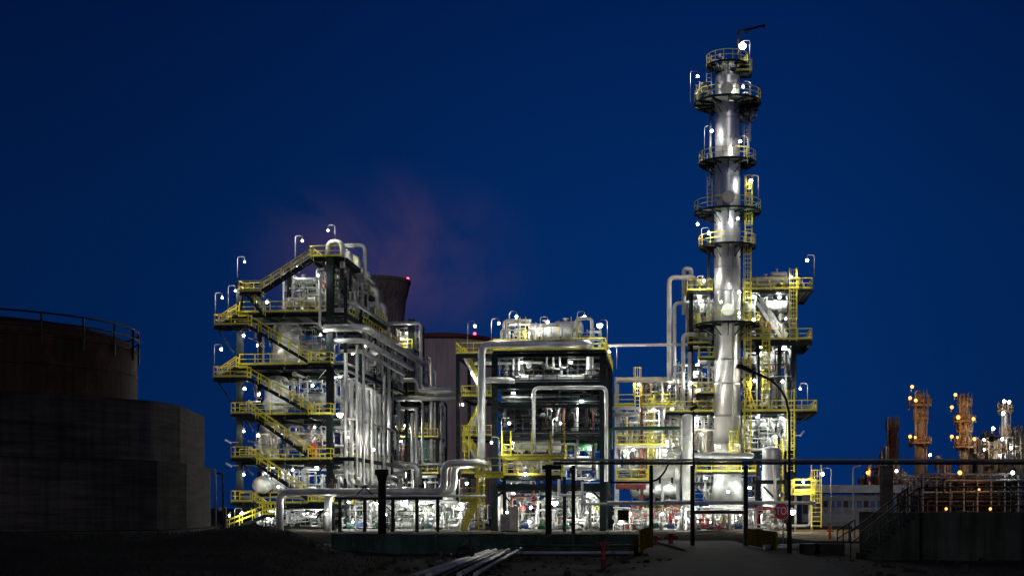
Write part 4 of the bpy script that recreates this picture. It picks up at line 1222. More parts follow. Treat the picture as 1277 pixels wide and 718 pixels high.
lamp(987, 345, 149.4, 'at the head of the tall yellow ladder', None, 260)
lamp(980, 397, 150.6, 'beside the tall yellow ladder between decks', None, 340)
lamp(941, 474, 149.2, 'beside the column above the wide lower deck', None, 420)
lamp(976, 475, 149.5, 'near the right column above the lower deck', None, 360)
lamp(998, 484, 149.6, 'at the end of the wide lower deck', 512, 260, side=-1)
lamp(967, 544, 148.6, 'below the wide lower deck', None, 420)
lamp(875, 541, 148, 'left of the foot of the tall column', None, 450)
lamp(940, 398, 150.5, 'below the top deck beside the column', None, 300)
lamp(897, 556, 144.5, 'shining on the foot of the tall column', None, 650, down=False)
lamp(908, 612, 143, 'behind the gateway above the pumps', None, 450)
lamp(885, 650, 139, 'low behind the left gate post', None, 350)
lamp(944, 636, 141, 'under the black frame beside the vessel', None, 380)
lamp(988, 637, 133, 'glaring behind the stop sign', None, 500, r=.28)
lamp(930, 590, 145, 'under the broad silver duct', None, 300)
lamp(1002, 600, 134.6, 'on the small yellow deck at the right end', None, 420)
lamp(1026, 590, 131, 'outside the caged ladder at the right end', 658, 340, side=-1)
def deck_fill_light(px, py, v, where, power=420):  # small lamps added at chosen spots to brighten the deck interiors
    p = Vector(L(px, py, v))
    t = thing('fill_tube_lamp', f'small added fill tube lamp under the deck beams {where}', 'lamp', tuple(p), f'added fill lamps under the decks {where}')
    mb = MB(); mb.box((p.x - .22, p.y - .09, p.z + .08), (p.x + .22, p.y + .09, p.z + .16)); mb.build('housing', 'galv', t)
    mb = MB(); mb.tube([(p.x - .16, p.y, p.z), (p.x + .16, p.y, p.z)], .055, 8); mb.build('tube', 'glow_white', t)
    ld = bpy.data.lights.new('bulb', 'POINT'); ld.energy = power * PW * .26; ld.color = (.97, 1, .9); ld.shadow_soft_size = .2
    o = bpy.data.objects.new('bulb', ld); COL.objects.link(o); o.parent = t; o.location = (0, -.05, -.12)


for where, L_ in (('of the stair tower', ((340, 399, 156), (395, 402, 157), (350, 464, 155), (392, 463, 156), (345, 526, 156), (385, 525, 156), (340, 583, 156), (395, 582, 155), (335, 636, 152), (395, 636, 152), (372, 333, 151))),
                  ('on the flank of the stair tower', ((420, 480, 149), (424, 470, 158), (433, 545, 149), (446, 545, 158), (458, 548, 166), (425, 590, 150), (440, 594, 152), (460, 600, 160))),
                  ('of the middle tower', ((650, 452, 142.5), (712, 452, 142.5), (640, 490, 143), (725, 500, 143), (690, 512, 146), (640, 552, 146), (735, 560, 145), (640, 615, 147), (690, 618, 150), (735, 616, 147), (660, 650, 143.3), (715, 645, 143.3))),
                  ('of the gap module', ((815, 545, 163.5), (835, 590, 163.5), (780, 562, 157), (815, 511, 156), (838, 511, 156), (830, 562, 157), (780, 604, 157), (835, 606, 156), (775, 650, 146), (845, 645, 143))),
                  ('around the tall column', ((872, 370, 153), (940, 370, 152), (972, 371, 153), (948, 433, 152.5), (978, 433, 153), (870, 455, 153), (945, 520, 151), (975, 521, 151), (870, 521, 152), (880, 596, 148), (935, 608, 148), (872, 640, 141), (925, 642, 141))),
                  ('under the fat pipeline', ((435, 626, 139), (470, 628, 146), (505, 626, 141), (530, 628, 147), (575, 628, 142), (520, 590, 178), (500, 550, 184)))):
    for x_ in L_: deck_fill_light(*x_, where, 230 if 'middle' in where else 420)
for px, py, v, w in ((284, 550, 144.5, 'upper'), (285, 579, 144.5, 'lower')):
    p = Vector(L(px, py, v)); t = thing('floodlight', f'{w} unlit white floodlight sticking out left of the stair tower', 'floodlight', tuple(p))
    b = MB(); b.bar(p + Vector((-.25, 0, .15)), p + Vector((.35, 0, -.18)), .3, .16); b.build('housing', 'white', t)
    b = MB(); b.bar(p + Vector((.3, 0, -.1)), Vector((uL, v, p.z - .1)), .07, .07); b.build('bracket', 'galv', t)
p = Vector(L(1000, 541, 150)); t = thing('floodlight', 'unlit white floodlight sticking out right of the column complex', 'floodlight', tuple(p))
b = MB(); b.bar(p + Vector((-.2, 0, -.2)), p + Vector((.25, 0, .35)), .3, .16); b.build('housing', 'white', t); b = MB(); b.bar(p + Vector((-.15, 0, -.1)), Vector((uat(991, 150), 152, p.z - .1)), .07, .07); b.build('bracket', 'galv', t)
emit_tangles()
exec_sections.append('plant')

# ================================================================== SETTING (straight-ahead frame)
FR = 'G'


def ground_h(x, y):
    def sm(a, b, t):
        t = max(0, min(1, (t - a) / (b - a))); return t * t * (3 - 2 * t)
    n = noise.noise(Vector((x * .35, y * .35, 0)))
    n2 = noise.noise(Vector((x * 1.1, y * 1.1, 3)))
    h = -.12
    # grassy bank under the tanks, dirt mound to the right of it
    ridge = math.exp(-((y - 60) / 13) ** 2)
    edge = 1 - sm(-11.5, -5.8, x + 1.2 * n)
    h += ridge * edge * (1.22 + .18 * n + .07 * n2)
    h += math.exp(-(((x + 10.8) / 2.8) ** 2 + ((y - 62) / 5) ** 2)) * .42
    rubble = (1 - sm(3.5, 6.5, x)) * sm(-9, -5, x) * (1 - sm(68, 74, y))
    h += rubble * (.10 * n + .07 * n2)
    right = sm(17, 21, x) * (1 - sm(85, 95, y))
    h += right * (.12 * n + .05 * n2)
    return h


def axis(lo, hi, step, far):
    a = []
    x = lo
    while x <= hi + 1e-6:
        a.append(x); x += step
    g = step; x = hi
    out = []
    while x < far:
        g *= 1.5; x += g; out.append(x)
    g = step; x = lo; pre = []
    while x > -far:
        g *= 1.5; x -= g; pre.append(x)
    return list(reversed(pre)) + a + out


xs_ = axis(-40, 40, .5, 5000)
ys_ = axis(34, 90, .5, 6000)
ys_ = [y for y in ys_ if y > -60]
mb = MB()
for y in ys_:
    for x in xs_:
        z = ground_h(x, y) if (-60 < x < 60 and 20 < y < 110) else -.12
        mb.v.append((x, y, z))
nx = len(xs_)
for j in range(len(ys_) - 1):
    for i in range(nx - 1):
        a = j * nx + i
        mb.f.append((a, a + 1, a + nx + 1, a + nx)); mb.sm.append(True)
mb.build('ground', 'soil', None, None, None, None, 'structure')
mb = MB()
rows = [(30, 2.2, 9.6), (48, 3.2, 11.4), (56, 5.4, 12.8), (66, 7.8, 14.2), (78, 9.6, 14.6), (90, 9.8, 14.8), (100, 9.6, 15.4)]
for y, a, b in rows:
    for k in range(9):
        mb.v.append((a + (b - a) * k / 8, y, .012))
for j in range(len(rows) - 1):
    for k in range(8):
        q = j * 9 + k; mb.f.append((q, q + 1, q + 10, q + 9)); mb.sm.append(False)
mb.build('road', 'asphalt', None, None, None, None, 'structure')
mb = MB(); mb.box((-75, 98, -.3), (52, 215, -.005)); mb.build('yard_pavement', 'yard', None, None, None, None, 'structure')
mb = MB(); mb.box((21, 98.5, -.1), (75, 150, .04)); mb.build('sand_ground', 'sand', None, None, None, None, 'structure')

# grass and rubble
mb = MB()
for i in range(9000):
    x = rng.uniform(-30, -5); y = rng.uniform(44, 66)
    z = ground_h(x, y); h = rng.uniform(.03, .13) * (2.2 if noise.noise(Vector((x * .5, y * .5, 9))) > .22 else 1); a = rng.uniform(0, PI); w = rng.uniform(.015, .03)
    dx, dy = math.cos(a) * w, math.sin(a) * w; lx, ly = rng.uniform(-.1, .1), rng.uniform(-.1, .1)
    b = len(mb.v); mb.v += [(x - dx, y - dy, z - .02), (x + dx, y + dy, z - .02), (x + lx, y + ly, z + h)]; mb.f.append((b, b + 1, b + 2)); mb.sm.append(False)
mb.build('grass', 'grass', None, 'short dark grass on the bank under the tanks', None, None, 'stuff')
mb = MB()
for i in range(700):
    x = rng.uniform(-9, 30); y = rng.uniform(48, 73)
    a, b = next(((r0[1] + (r1[1] - r0[1]) * (y - r0[0]) / (r1[0] - r0[0]), r0[2] + (r1[2] - r0[2]) * (y - r0[0]) / (r1[0] - r0[0])) for r0, r1 in zip(rows, rows[1:]) if r0[0] <= y <= r1[0]))
    if a - .3 < x < b + .3: continue
    r = rng.choice([.04, .06, .09, .14]) * rng.uniform(.7, 1.3); z = ground_h(x, y)
    bs = len(mb.v)
    for q in ((-1, -.7, 0), (.9, -1, 0), (1.1, .8, 0), (-.8, 1, 0), (-.6, -.4, .8), (.5, -.7, 1), (.7, .5, .7), (-.5, .6, .9)):
        mb.v.append((x + q[0] * r * rng.uniform(.7, 1.3), y + q[1] * r * rng.uniform(.7, 1.3), z - .02 + q[2] * r * rng.uniform(.7, 1.2)))
    for q in ((4, 5, 6, 7), (0, 1, 5, 4), (1, 2, 6, 5), (2, 3, 7, 6), (3, 0, 4, 7)):
        mb.f.append(tuple(bs + k for k in q)); mb.sm.append(False)
mb.build('rubble', 'rubble', None, 'loose stones and rubble along the low wall', None, None, 'stuff')

# ---- concrete bund and tank on the left
def polywall(mb, pts, z0, z1, th):
    n = len(pts)
    cx = sum(p[0] for p in pts) / n; cy = sum(p[1] for p in pts) / n
    inn = [(p[0] + (cx - p[0]) * th, p[1] + (cy - p[1]) * th) for p in pts]
    mb.quad_strip([[(x, y, z0) for x, y in pts], [(x, y, z1) for x, y in pts], [(x, y, z1) for x, y in inn], [(x, y, z0) for x, y in inn]], smooth=False, cap0=False, cap1=False)
bp = [(-55.4, 76.5), (-30.2, 83.6), (-23.2, 91.3), (-22.4, 96.0), (-23.2, 107.3), (-33, 122), (-55, 126), (-74, 112), (-76, 90)]
BU = thing('concrete_bund', 'massive stained concrete bund wall with angled corner around the dark tank', 'bund wall', (-45, 100, 0))
mb = MB(); polywall(mb, bp, 5.35, 9.2, .03); mb.build('upper_wall', 'concrete_dark', BU)
lp = [(x + (x + 48) * .018, y + (y - 101) * .02) for x, y in bp]
mb = MB(); polywall(mb, lp, .9, 5.3, .05); mb.build('lower_wall', 'concrete_dark', BU)
fp = [(x + (x + 48) * .035, y + (y - 101) * .035) for x, y in bp]
mb = MB(); polywall(mb, fp, -.3, .85, .06); mb.build('footing', 'concrete_dark', BU)
TK = thing('storage_tank', 'dark rusty round storage tank with a railed roof behind the concrete bund', 'storage tank', (-42, 108, 0))
Rk, zk = 13.1, 14.4
mb = MB(); mb.lathe((-42, 108, 0), [(Rk, 0), (Rk, zk)], 64)
for z in (10.2, 12.3, zk - .15):
    mb.annulus((-42, 108), Rk - .02, Rk + .06, z, z + .1, 0, 2 * PI, 64)
mb.build('shell', 'tank_shell', TK)
mb = MB(); mb.lathe((-42, 108, zk + .01), [(Rk * math.cos(t) * 1.0, 2.1 * math.sin(t)) for t in [k * PI / 2 / 8 for k in range(8)]] + [(.1, 2.1)], 64); mb.build('roof', 'tank_shell', TK)
mb = MB(); n = 96
P = [Vector((-42 + (Rk + .1) * math.cos(2 * PI * i / n), 108 + (Rk + .1) * math.sin(2 * PI * i / n), zk)) for i in range(n + 1)]
for a, b in zip(P, P[1:]):
    for h in (1.45, .8): mb.bar(a + Vector((0, 0, h)), b + Vector((0, 0, h)), .10, .12)
for p in P[::4]: mb.bar(p + Vector((0, 0, -.9)), p + Vector((0, 0, 1.45)), .13, .13)
mb.build('railing', 'black', TK)
mb = MB()
for k in range(9):
    a = math.radians(80); z = zk - .4 * k
    mb.bar((-42 + (Rk + .25) * math.cos(a), 107.7 + (Rk + .25) * math.sin(a), z), (-42 + (Rk + .25) * math.cos(a), 108.4 + (Rk + .25) * math.sin(a), z), .05, .05)
for q in (107.7, 108.4): mb.bar((-42 + (Rk + .25) * math.cos(a), q + (Rk + .25) * math.sin(a), 9), (-42 + (Rk + .25) * math.cos(a), q + (Rk + .25) * math.sin(a), zk + 1.4), .07, .07)
mb.build('ladder', 'black', TK)
# thin service posts beside the bund
for i, (px, y0, y1) in enumerate(((269, 585, 660), (278, 590, 660))):
    p = G0 = L(px, y1, 112)
    mb = MB(); mb.tube([(p[0], 112, 0), (p[0], 112, zat(y0, 0, 112)), (p[0] - .5, 112, zat(y0, 0, 112) + .02)], .09, 8); mb.build('standpipe', 'grey' if i == 0 else 'dark', None, ['grey standpipe between the bund and the stair tower', 'darker standpipe closest to the stair tower'][i], 'pipe')
t = thing('street_lamp', 'white swan neck yard lamp left of the stair tower foot', 'street lamp', L(282, 660, 118))
p = L(282, 660, 118); mb = MB(); mb.tube([(p[0], 118, 0), (p[0], 118, zat(633, 0, 118)), (p[0] - .3, 118, zat(631, 0, 118)), (p[0] - .55, 118, zat(634, 0, 118))], .06, 8, bend=.25); mb.build('pole', 'white', t); mb = MB(); mb.ball((p[0] - .55, 118, zat(634.5, 0, 118)), .16, 8); mb.build('lamp_head', 'white', t)

# ---- low wall, posts and the overhead pipe rack
YW = 75.0
WL = thing('low_wall', 'low dark green painted concrete panel wall in front of the plant', 'wall', L(600, 690, YW))
x0, x1 = L(415, 0, YW)[0], L(800, 0, YW)[0]
n = 9
for i in range(n):
    a = x0 + (x1 - x0) * i / n; b = x0 + (x1 - x0) * (i + 1) / n
    mb = MB(); mb.box((a + .06, YW - .1, -.2), (b - .06, YW + .1, .93 + rng.uniform(-.02, .02))); mb.build('panel', 'wall_green', WL)
for i in range(n + 1):
    a = x0 + (x1 - x0) * i / n
    mb = MB(); mb.box((a - .055, YW - .16, -.2), (a + .055, YW + .16, .97)); mb.build('post', 'wall_green', WL)
YR = 87.0
zR = lambda py: zat(py, 0, YR)
OR = thing('overhead_pipe_rack', 'long black overhead pipe bridge crossing the gateway on steel posts', 'pipe bridge', L(860, 680, YR))
for px, w, top in ((684, .38, 579), (715, .22, 580), (812, .22, 580), (863.5, .24, 580), (930, .24, 580)):
    x = L(px, 0, YR)[0]; mb = MB(); mb.ibeam((x, YR, -.1), (x, YR, zR(top)), w, w); mb.build('post', 'black', OR)
mb = MB(); mb.box((L(1099, 0, YR)[0], YR - .35, -.1), (L(1112, 0, YR)[0], YR + .35, zR(580.5))); mb.build('pillar', 'concrete_dark', OR)
mb = MB(); mb.box((L(690, 0, YR)[0], YR - .2, zR(579)), (36, YR + .2, zR(575.6))); mb.build('beam', 'black', OR)
mb = MB(); mb.box((L(676, 0, YR)[0], YR - .3, zR(585)), (L(700, 0, YR)[0], YR + .3, zR(580))); mb.build('bracket', 'black', OR)
FR = 'G'
pipe('long grey pipe lying on top of the black overhead pipe bridge', 'grey', 1.3, [(L(688, 0, YR)[0], YR, zR(573)), (36.5, YR, zR(573))], seams=False)
pipe('second dark pipe lying at the back of the overhead pipe bridge', 'dark', 1.5, [(L(700, 0, YR)[0], YR + .35, zR(573.2)), (36.5, YR + .35, zR(573.2))], seams=False)
pipe('black hose sagging from the pipe bridge to the middle tower', 'black', 1.2, [L(760, 601, 95), L(808, 601, 95), L(820, 598, 95), L(829, 588, 95), L(834, 577, 95)], seams=False, bend=1.5, name='hose', cat='hose')
x = L(476.5, 0, YR)[0]
t = thing('support_post', 'thick black post with a flared head standing alone before the stair tower', 'post', (x, YR, 0))
mb = MB(); mb.cone((x, YR, -.1), (x, YR, zR(600)), .25, .25, 14); mb.build('shaft', 'black', t); mb = MB(); mb.cone((x, YR, zR(600)), (x, YR, zR(592)), .26, .36, 14); mb.box((x - .4, YR - .4, zR(592) + .002), (x + .4, YR + .4, zR(585))); mb.build('head', 'black', t)
# gateway
for px, lab in ((862, 'left concrete foot of the gateway posts'), (931, 'right concrete foot of the gateway posts')):
    pass
def gate(pxa, ya, pxb, yb, top, bot, label):
    a = L(pxa, 0, ya); b = L(pxb, 0, yb)
    za, zb = zat(top, 0, ya), .12
    t = thing('yard_gate', label, 'gate', ((a[0] + b[0]) / 2, (ya + yb) / 2, .1))
    d = Vector((b[0] - a[0], b[1] - a[1], 0)); Ln = d.length; A = Vector((a[0], a[1], 0))
    mb = MB()
    for z in (zb, (zb + za) / 2, za): mb.bar(A + Vector((0, 0, z)), A + d + Vector((0, 0, z)), .06, .06)
    for q in (0, 1): mb.bar(A + d * q + Vector((0, 0, zb)), A + d * q + Vector((0, 0, za)), .07, .07)
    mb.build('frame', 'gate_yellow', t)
    mb = MB(); k = max(3, int(Ln / .24)); off = Vector((d.y, -d.x, 0)).normalized() * .05
    for i in range(k):
        p0 = A + d * ((i + .05) / k) + off; p1 = A + d * ((i + .95) / k) + off
        mb.bar(p0.lerp(p1, .5) + Vector((0, 0, zb)), p0.lerp(p1, .5) + Vector((0, 0, za)), (p1 - p0).length, .02, up=tuple(off))
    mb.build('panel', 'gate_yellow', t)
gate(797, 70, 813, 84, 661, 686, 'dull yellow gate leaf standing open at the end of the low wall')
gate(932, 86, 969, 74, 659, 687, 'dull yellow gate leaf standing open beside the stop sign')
# stop sign
YS = 76.0
p = L(974.5, 637, YS); r = 10.7 * YS / F
t = thing('stop_sign', 'red octagonal stop sign with white letters on a grey post', 'sign', (p[0], YS, 0))
mb = MB(); mb.tube([(p[0] + .1, YS + .06, 0), (p[0] + .1, YS + .06, p[2] + r)], .035, 8); mb.build('post', 'grey', t)
def octo(R, y0, y1):
    mb = MB(); rings = [[(p[0] + R * math.cos(PI / 8 + k * PI / 4), y, p[2] + R * math.sin(PI / 8 + k * PI / 4)) for k in range(8)] for y in (y0, y1)]
    mb.quad_strip(rings, smooth=False); return mb
octo(r * 1.04, YS, YS + .015).build('border', 'sign_white', t)
octo(r * .99, YS - .006, YS - .002).build('plate', 'sign_red', t)
cu = bpy.data.curves.new('stop_text', 'FONT'); cu.body = 'STOP'; cu.size = r * 1.02; cu.align_x = 'CENTER'; cu.align_y = 'CENTER'; cu.extrude = .003; cu.offset = .004
to = bpy.data.objects.new('stop_text', cu); COL.objects.link(to)
bpy.context.view_layer.update()
me = bpy.data.meshes.new_from_object(to.evaluated_get(bpy.context.evaluated_depsgraph_get()))
bpy.data.objects.remove(to)
me.materials.clear(); me.materials.append(MATS['sign_white'])
lo = bpy.data.objects.new('lettering', me); COL.objects.link(lo); lo.parent = t; lo.rotation_euler = (PI / 2, 0, 0); lo.scale = (.86, 1.25, 1)
lo.location = Vector((p[0], YS - .013, p[2])) - WLOC[t.name]
# street lamp silhouette
YL = 73.0
t = thing('street_lamp', 'tall black unlit street lamp with an arched neck beside the stop sign', 'street lamp', L(984.5, 690, YL))
q = lambda px, py: L(px, py, YL)
mb = MB(); b0 = q(984.5, 690); mb.tube([(b0[0], YL, 0), q(984.5, 545), q(984, 515), q(980.5, 498), q(973, 484), q(962, 474), q(948, 467), q(936, 463)], .062, 10, bend=.6); mb.build('pole', 'black', t)
mb = MB(); mb.cone((b0[0], YL, 0), (b0[0], YL, 1.5), .13, .12, 10); mb.build('base_sleeve', 'black', t)
a, b = Vector(q(938, 463.5)), Vector(q(919, 456)); mb = MB(); mb.bar(a, b, .34, .17); mb.bar(a.lerp(b, .1) + Vector((0, 0, .06)), a.lerp(b, .8) + Vector((0, 0, .12)), .2, .1); mb.build('lamp_head', 'black', t)
mb = MB(); mb.bar(a.lerp(b, .35) - Vector((0, 0, .1)), a.lerp(b, .95) - Vector((0, 0, .1)), .26, .05); mb.build('lamp_glass', 'white', t)
t = thing('flood_lamp_pole', 'dark slim floodlight pole rising from the left gate post', 'lamp post', L(864, 575, YR))
mb = MB(); a = L(864, 0, YR)[0]; mb.tube([(a, YR - .25, 0), (a, YR - .25, zR(512))], .05, 8); mb.build('pole', 'black', t); mb = MB(); mb.bar((a - .2, YR - .25, zR(511)), (a + .25, YR - .25, zR(507)), .3, .2); mb.build('lamp_head', 'black', t)
# hydrants, notice board, cabinet etc.
def hydrant(px, py_top, Y, label, s=1.0):
    x = L(px, 0, Y)[0]; h = zat(py_top, 0, Y)
    t = thing('fire_hydrant', label, 'hydrant', (x, Y, 0))
    mb = MB(); mb.lathe((x, Y, 0), [(.16 * s, -.1), (.16 * s, .05), (.1 * s, .06), (.1 * s, h * .8), (.15 * s, h * .82), (.13 * s, h * .93), (.05 * s, h)], 14); mb.build('barrel', 'hydrant_red', t)
    for d in (-1, 1):
        mb = MB(); mb.cone((x, Y, h * .62), (x + d * .24 * s, Y, h * .62), .07 * s, .07 * s, 10); mb.cone((x + d * .2 * s, Y, h * .62), (x + d * .27 * s, Y, h * .62), .1 * s, .1 * s, 10, False); mb.build('outlet', 'hydrant_red', t)
hydrant(836.5, 664, 92, 'bright red hydrant standing left of the gateway', 1.6); hydrant(818, 667, 93, 'small red hydrant half hidden by the open gate leaf', 1.3)
x = L(752.5, 0, 55)[0]; t = thing('valve_post', 'dark red valve post with crossbar beside the pipe bundle', 'valve', (x, 55, 0))
mb = MB(); mb.tube([(x, 55, -.4), (x, 55, .95)], .1, 10); mb.cone((x, 55, .3), (x, 55, .36), .2, .2, 12, False); mb.cone((x, 55, .7), (x, 55, .8), .16, .16, 12, False); mb.build('body', 'hydrant_red', t); mb = MB(); mb.bar((x - .32, 55, .97), (x + .32, 55, .97), .05, .05); mb.build('handle', 'hydrant_red', t)
x = L(777, 0, 90)[0]; z = zat(642, 0, 90); t = thing('notice_board', 'blank dark notice board on a thin post behind the low wall', 'sign', (x, 90, 0))
mb = MB(); mb.box((x - .33, 89.95, z - .33), (x + .33, 90, z + .33)); mb.build('board', 'black', t); mb = MB(); mb.tube([(x, 90.05, 0), (x, 90.05, z + .2)], .03, 6); mb.build('post', 'galv', t)
# pipe bundle on the ground, with sleepers
for i in range(5):
    a = (-3.2 + .5 * i, 46, .1 + .015 * i); b = (-1.15 + .33 * i + (.35 if i == 4 else 0), 70 + .5 * i, .2 + (.1 if i == 4 else 0))
    m = ['grey', 'alu_dull', 'dark', 'alu_dull', 'grey'][i]
    r = [.085, .11, .075, .1, .07][i] * F / 46
    pipe(f'{["leftmost dull", "second thick bright", "middle dull", "fourth", "rightmost slim bright"][i]} pipe of the bundle running up the ground to the wall', m, r, [a, b], seams=True, name='ground_pipe', group='pipe bundle on the ground')
for i, y in enumerate((52, 58, 64)):
    x = -3.2 + 2.05 * (y - 46) / 24
    mb = MB(); mb.box((x - .3, y - .12, -.25), (x + 2.1, y + .12, .03)); mb.build('pipe_sleeper', 'rubble', None, f'{["nearest", "middle", "farthest"][i]} concrete sleeper under the pipe bundle', 'sleeper')
mb = MB(); a = L(640, 0, 70); b = L(788, 0, 70)
pipe('dark grey ground pipe along the foot of the low wall', 'grey', 2.2, [(L(630, 0, 66)[0], 66, .22), (L(790, 0, 66)[0], 66, .22)], seams=False, name='ground_pipe')
pipe('upper dark pipe along the foot of the low wall', 'dark', 1.8, [(L(645, 0, 70)[0], 70, .45), (L(798, 0, 70)[0], 70, .45)], seams=False, name='ground_pipe')
for i, px in enumerate((645, 670, 720, 786)):
    x = L(px, 0, 68)[0]; mb = MB(); mb.box((x - .12, 67.4, -.2), (x + .12, 68.6, .12)); mb.box((x - .1, 67.9, .12), (x + .1, 68.2, .42)); mb.build('pipe_support', 'rubble', None, f'{["first", "second", "third", "last"][i]} grey support block under the ground pipes', 'support')
for i, (px, py, s) in enumerate(((580, 688, 1.0), (545, 700, .6), (558, 702, .5))):
    x = L(px, 0, 62)[0]; t = thing('pipe_fitting', f'{["large pale", "small pale", "smallest pale"][i]} curved pipe fitting lying beside the pipe bundle', 'pipe fitting', (x, 62, 0))
    mb = MB(); mb.tube([(x - .3 * s, 62, .1), (x - .25 * s, 62, .6 * s), (x + .3 * s, 61.8, .65 * s), (x + .32 * s, 61.8, .1)], .1 * s, 10, bend=.25 * s); mb.build('elbow', 'dark', t); mb = MB(); mb.cone((x - .3 * s, 62, .05), (x - .3 * s, 62, .12), .17 * s, .17 * s, 12, False); mb.build('flange', 'dark', t)

# ---- concrete block with steps on the right
YB = 66.0
KB = thing('loading_block', 'large dark concrete loading block with steps and rusty handrail', 'concrete block', L(1170, 700, YB))
bx0, bx1 = L(1072, 0, YB + 8)[0], 34.0
zt = zat(638.5, 0, YB)
mb = MB(); mb.box((L(1150, 0, YB)[0], YB, -.3), (bx1, YB + 12, zt)); mb.build('body', 'block', KB)
mb = MB(); n = 11; sa = L(1082, 0, YB + .2)[0]; sb = L(1149, 0, YB)[0]
for i in range(n):
    a = sa + (sb - sa) * i / n; b = sa + (sb - sa) * (i + 1) / n
    mb.box((a, YB + .3, -.25), (b - .002, YB + 2.4, zt * (i + 1) / (n + 1)))
mb.build('steps', 'block', KB)
for off in (.35, 2.3):
    mb = MB(); a = Vector((sa - .3, YB + off, 0)); b = Vector((sb, YB + off, zt))
    rail_mb(mb, [a, b], h=1.15, r=.035, sp=1.0, toe=False)
    mb.build('handrail', 'black', KB)
mb = MB(); rail_mb(mb, [(sb, YB + .3, zt), (bx1, YB + .3, zt)], h=1.15, r=.03, sp=2.2, toe=False); mb.build('railing', 'black', KB)
t = thing('step_rail', 'low dark handrail at the foot of the loading block steps', 'handrail', L(1050, 690, 72))
mb = MB(); rail_mb(mb, [L(1044, 682, 72), L(1066, 668, 74)], h=.85, r=.03, sp=.8, toe=False); mb.build('rail', 'black', t)
for i, (x, y, L_, rz) in enumerate(((14.6, 76, 2.4, .2), (15.6, 77.2, 2.0, .5), (16.5, 75, 1.7, -.1))):
    t_ = MB(); c, s_ = math.cos(rz), math.sin(rz)
    t_.tube([(x - c * L_ / 2, y - s_ * L_ / 2, .2), (x + c * L_ / 2, y + s_ * L_ / 2, .22)], .16, 10); t_.build('ground_pipe', ['alu_dull', 'grey', 'alu'][i], None, f'{["longest", "middle", "shortest"][i]} loose pipe length lying on the ground past the stop sign', 'pipe')
for i, (px, w) in enumerate(((1009, 1.0), (1032, 1.6))):
    x = L(px, 0, 75)[0]; mb = MB(); mb.box((x - w / 2, 74.5, -.1), (x + w / 2, 75.1, .42)); mb.box((x - w / 2 + .06, 74.45, .05), (x + w / 2 - .06, 74.497, .35)); mb.build('concrete_barrier', 'rubble', None, f'{["short", "long"][i]} concrete barrier block on the ground past the stop sign', 'barrier')
x = L(1035, 0, 104)[0]; t = thing('hydrant_post', 'orange red hydrant post on the lit sandy ground', 'hydrant', (x, 104, 0))
mb = MB(); mb.tube([(x, 104, 0), (x, 104, .95)], .1, 10); mb.cone((x, 104, .75), (x, 104, .82), .16, .16, 10, False); mb.build('barrel', 'orange', t); mb = MB(); mb.bar((x - .25, 104, .6), (x + .25, 104, .6), .13, .13); mb.build('outlet', 'orange', t)

# ---- background: chimney, plum tank
x, Y = L(466, 0, 420)[0], 420.0; m_ = Y / F
CH = thing('cooling_stack', 'wide brownish concrete stack with a flared rim behind the stair tower', 'stack', (x, Y, 0))
z = lambda py: zat(py, 0, Y)
mb = MB(); mb.lathe((x, Y, 0), [(52 * m_, 0), (44 * m_, z(520)), (38.5 * m_, z(440)), (38 * m_, z(400)), (40.5 * m_, z(375)), (43 * m_, z(366)), (45.5 * m_, z(354))], 40, cap=False); mb.build('shell', 'chimney', CH)
mb = MB(); mb.annulus((x, Y), 43 * m_, 46.4 * m_, z(354), z(350), 0, 2 * PI, 40); mb.build('rim', 'chimney', CH)
x, Y2 = L(553, 0, 330)[0], 330.0; m2 = Y2 / F
PT = thing('cooling_tank', 'huge plum grey ribbed tank with a reddish rim behind the middle tower', 'tank', (x, Y2, 0))
z = lambda py: zat(py, 0, Y2)
mb = MB(); mb.lathe((x, Y2, 0), [(66 * m2, 0), (66 * m2, z(429))], 64); mb.build('shell', 'plum', PT)
mb = MB(); 
for k in range(64):
    a = 2 * PI * k / 64; mb.bar((x + 66.2 * m2 * math.cos(a), Y2 + 66.2 * m2 * math.sin(a), 0), (x + 66.2 * m2 * math.cos(a), Y2 + 66.2 * m2 * math.sin(a), z(429)), .12, .12)
mb.build('rib', 'plum', PT)
mb = MB(); mb.lathe((x, Y2, 0), [(67.5 * m2, z(429)), (67.5 * m2, z(424)), (40 * m2, z(419.5)), (.2, z(418.5))], 64); mb.build('roof_rim', 'maroon', PT)
def beacon(px, py, Y, label, p=60):
    q = Vector(L(px, py, Y)); t = thing('warning_light', label, 'warning light', tuple(q)); k = Y / F
    mb = MB(); mb.ball(tuple(q), 1.7 * k, 10); mb.build('lens', 'glow_red', t); mb = MB(); mb.tube([(q.x, q.y, q.z - 4 * k), (q.x, q.y, q.z)], .5 * k, 6); mb.build('stem', 'dark', t)
    ld = bpy.data.lights.new('red_bulb', 'POINT'); ld.energy = p; ld.color = (1, .05, .1); ld.shadow_soft_size = .3; o = bpy.data.objects.new('red_bulb', ld); COL.objects.link(o); o.parent = t; o.location = (0, -3 * k, .5)
beacon(508.5, 347.5, 420, 'small red warning light on the rim of the brownish stack', 3000)
beacon(592, 416, 331, 'small red warning light on a stem over the plum tank', 1500)

# ---- far refinery on the right
YF = 380.0
kf = YF / F
AMB = (1.0, .43, .10)


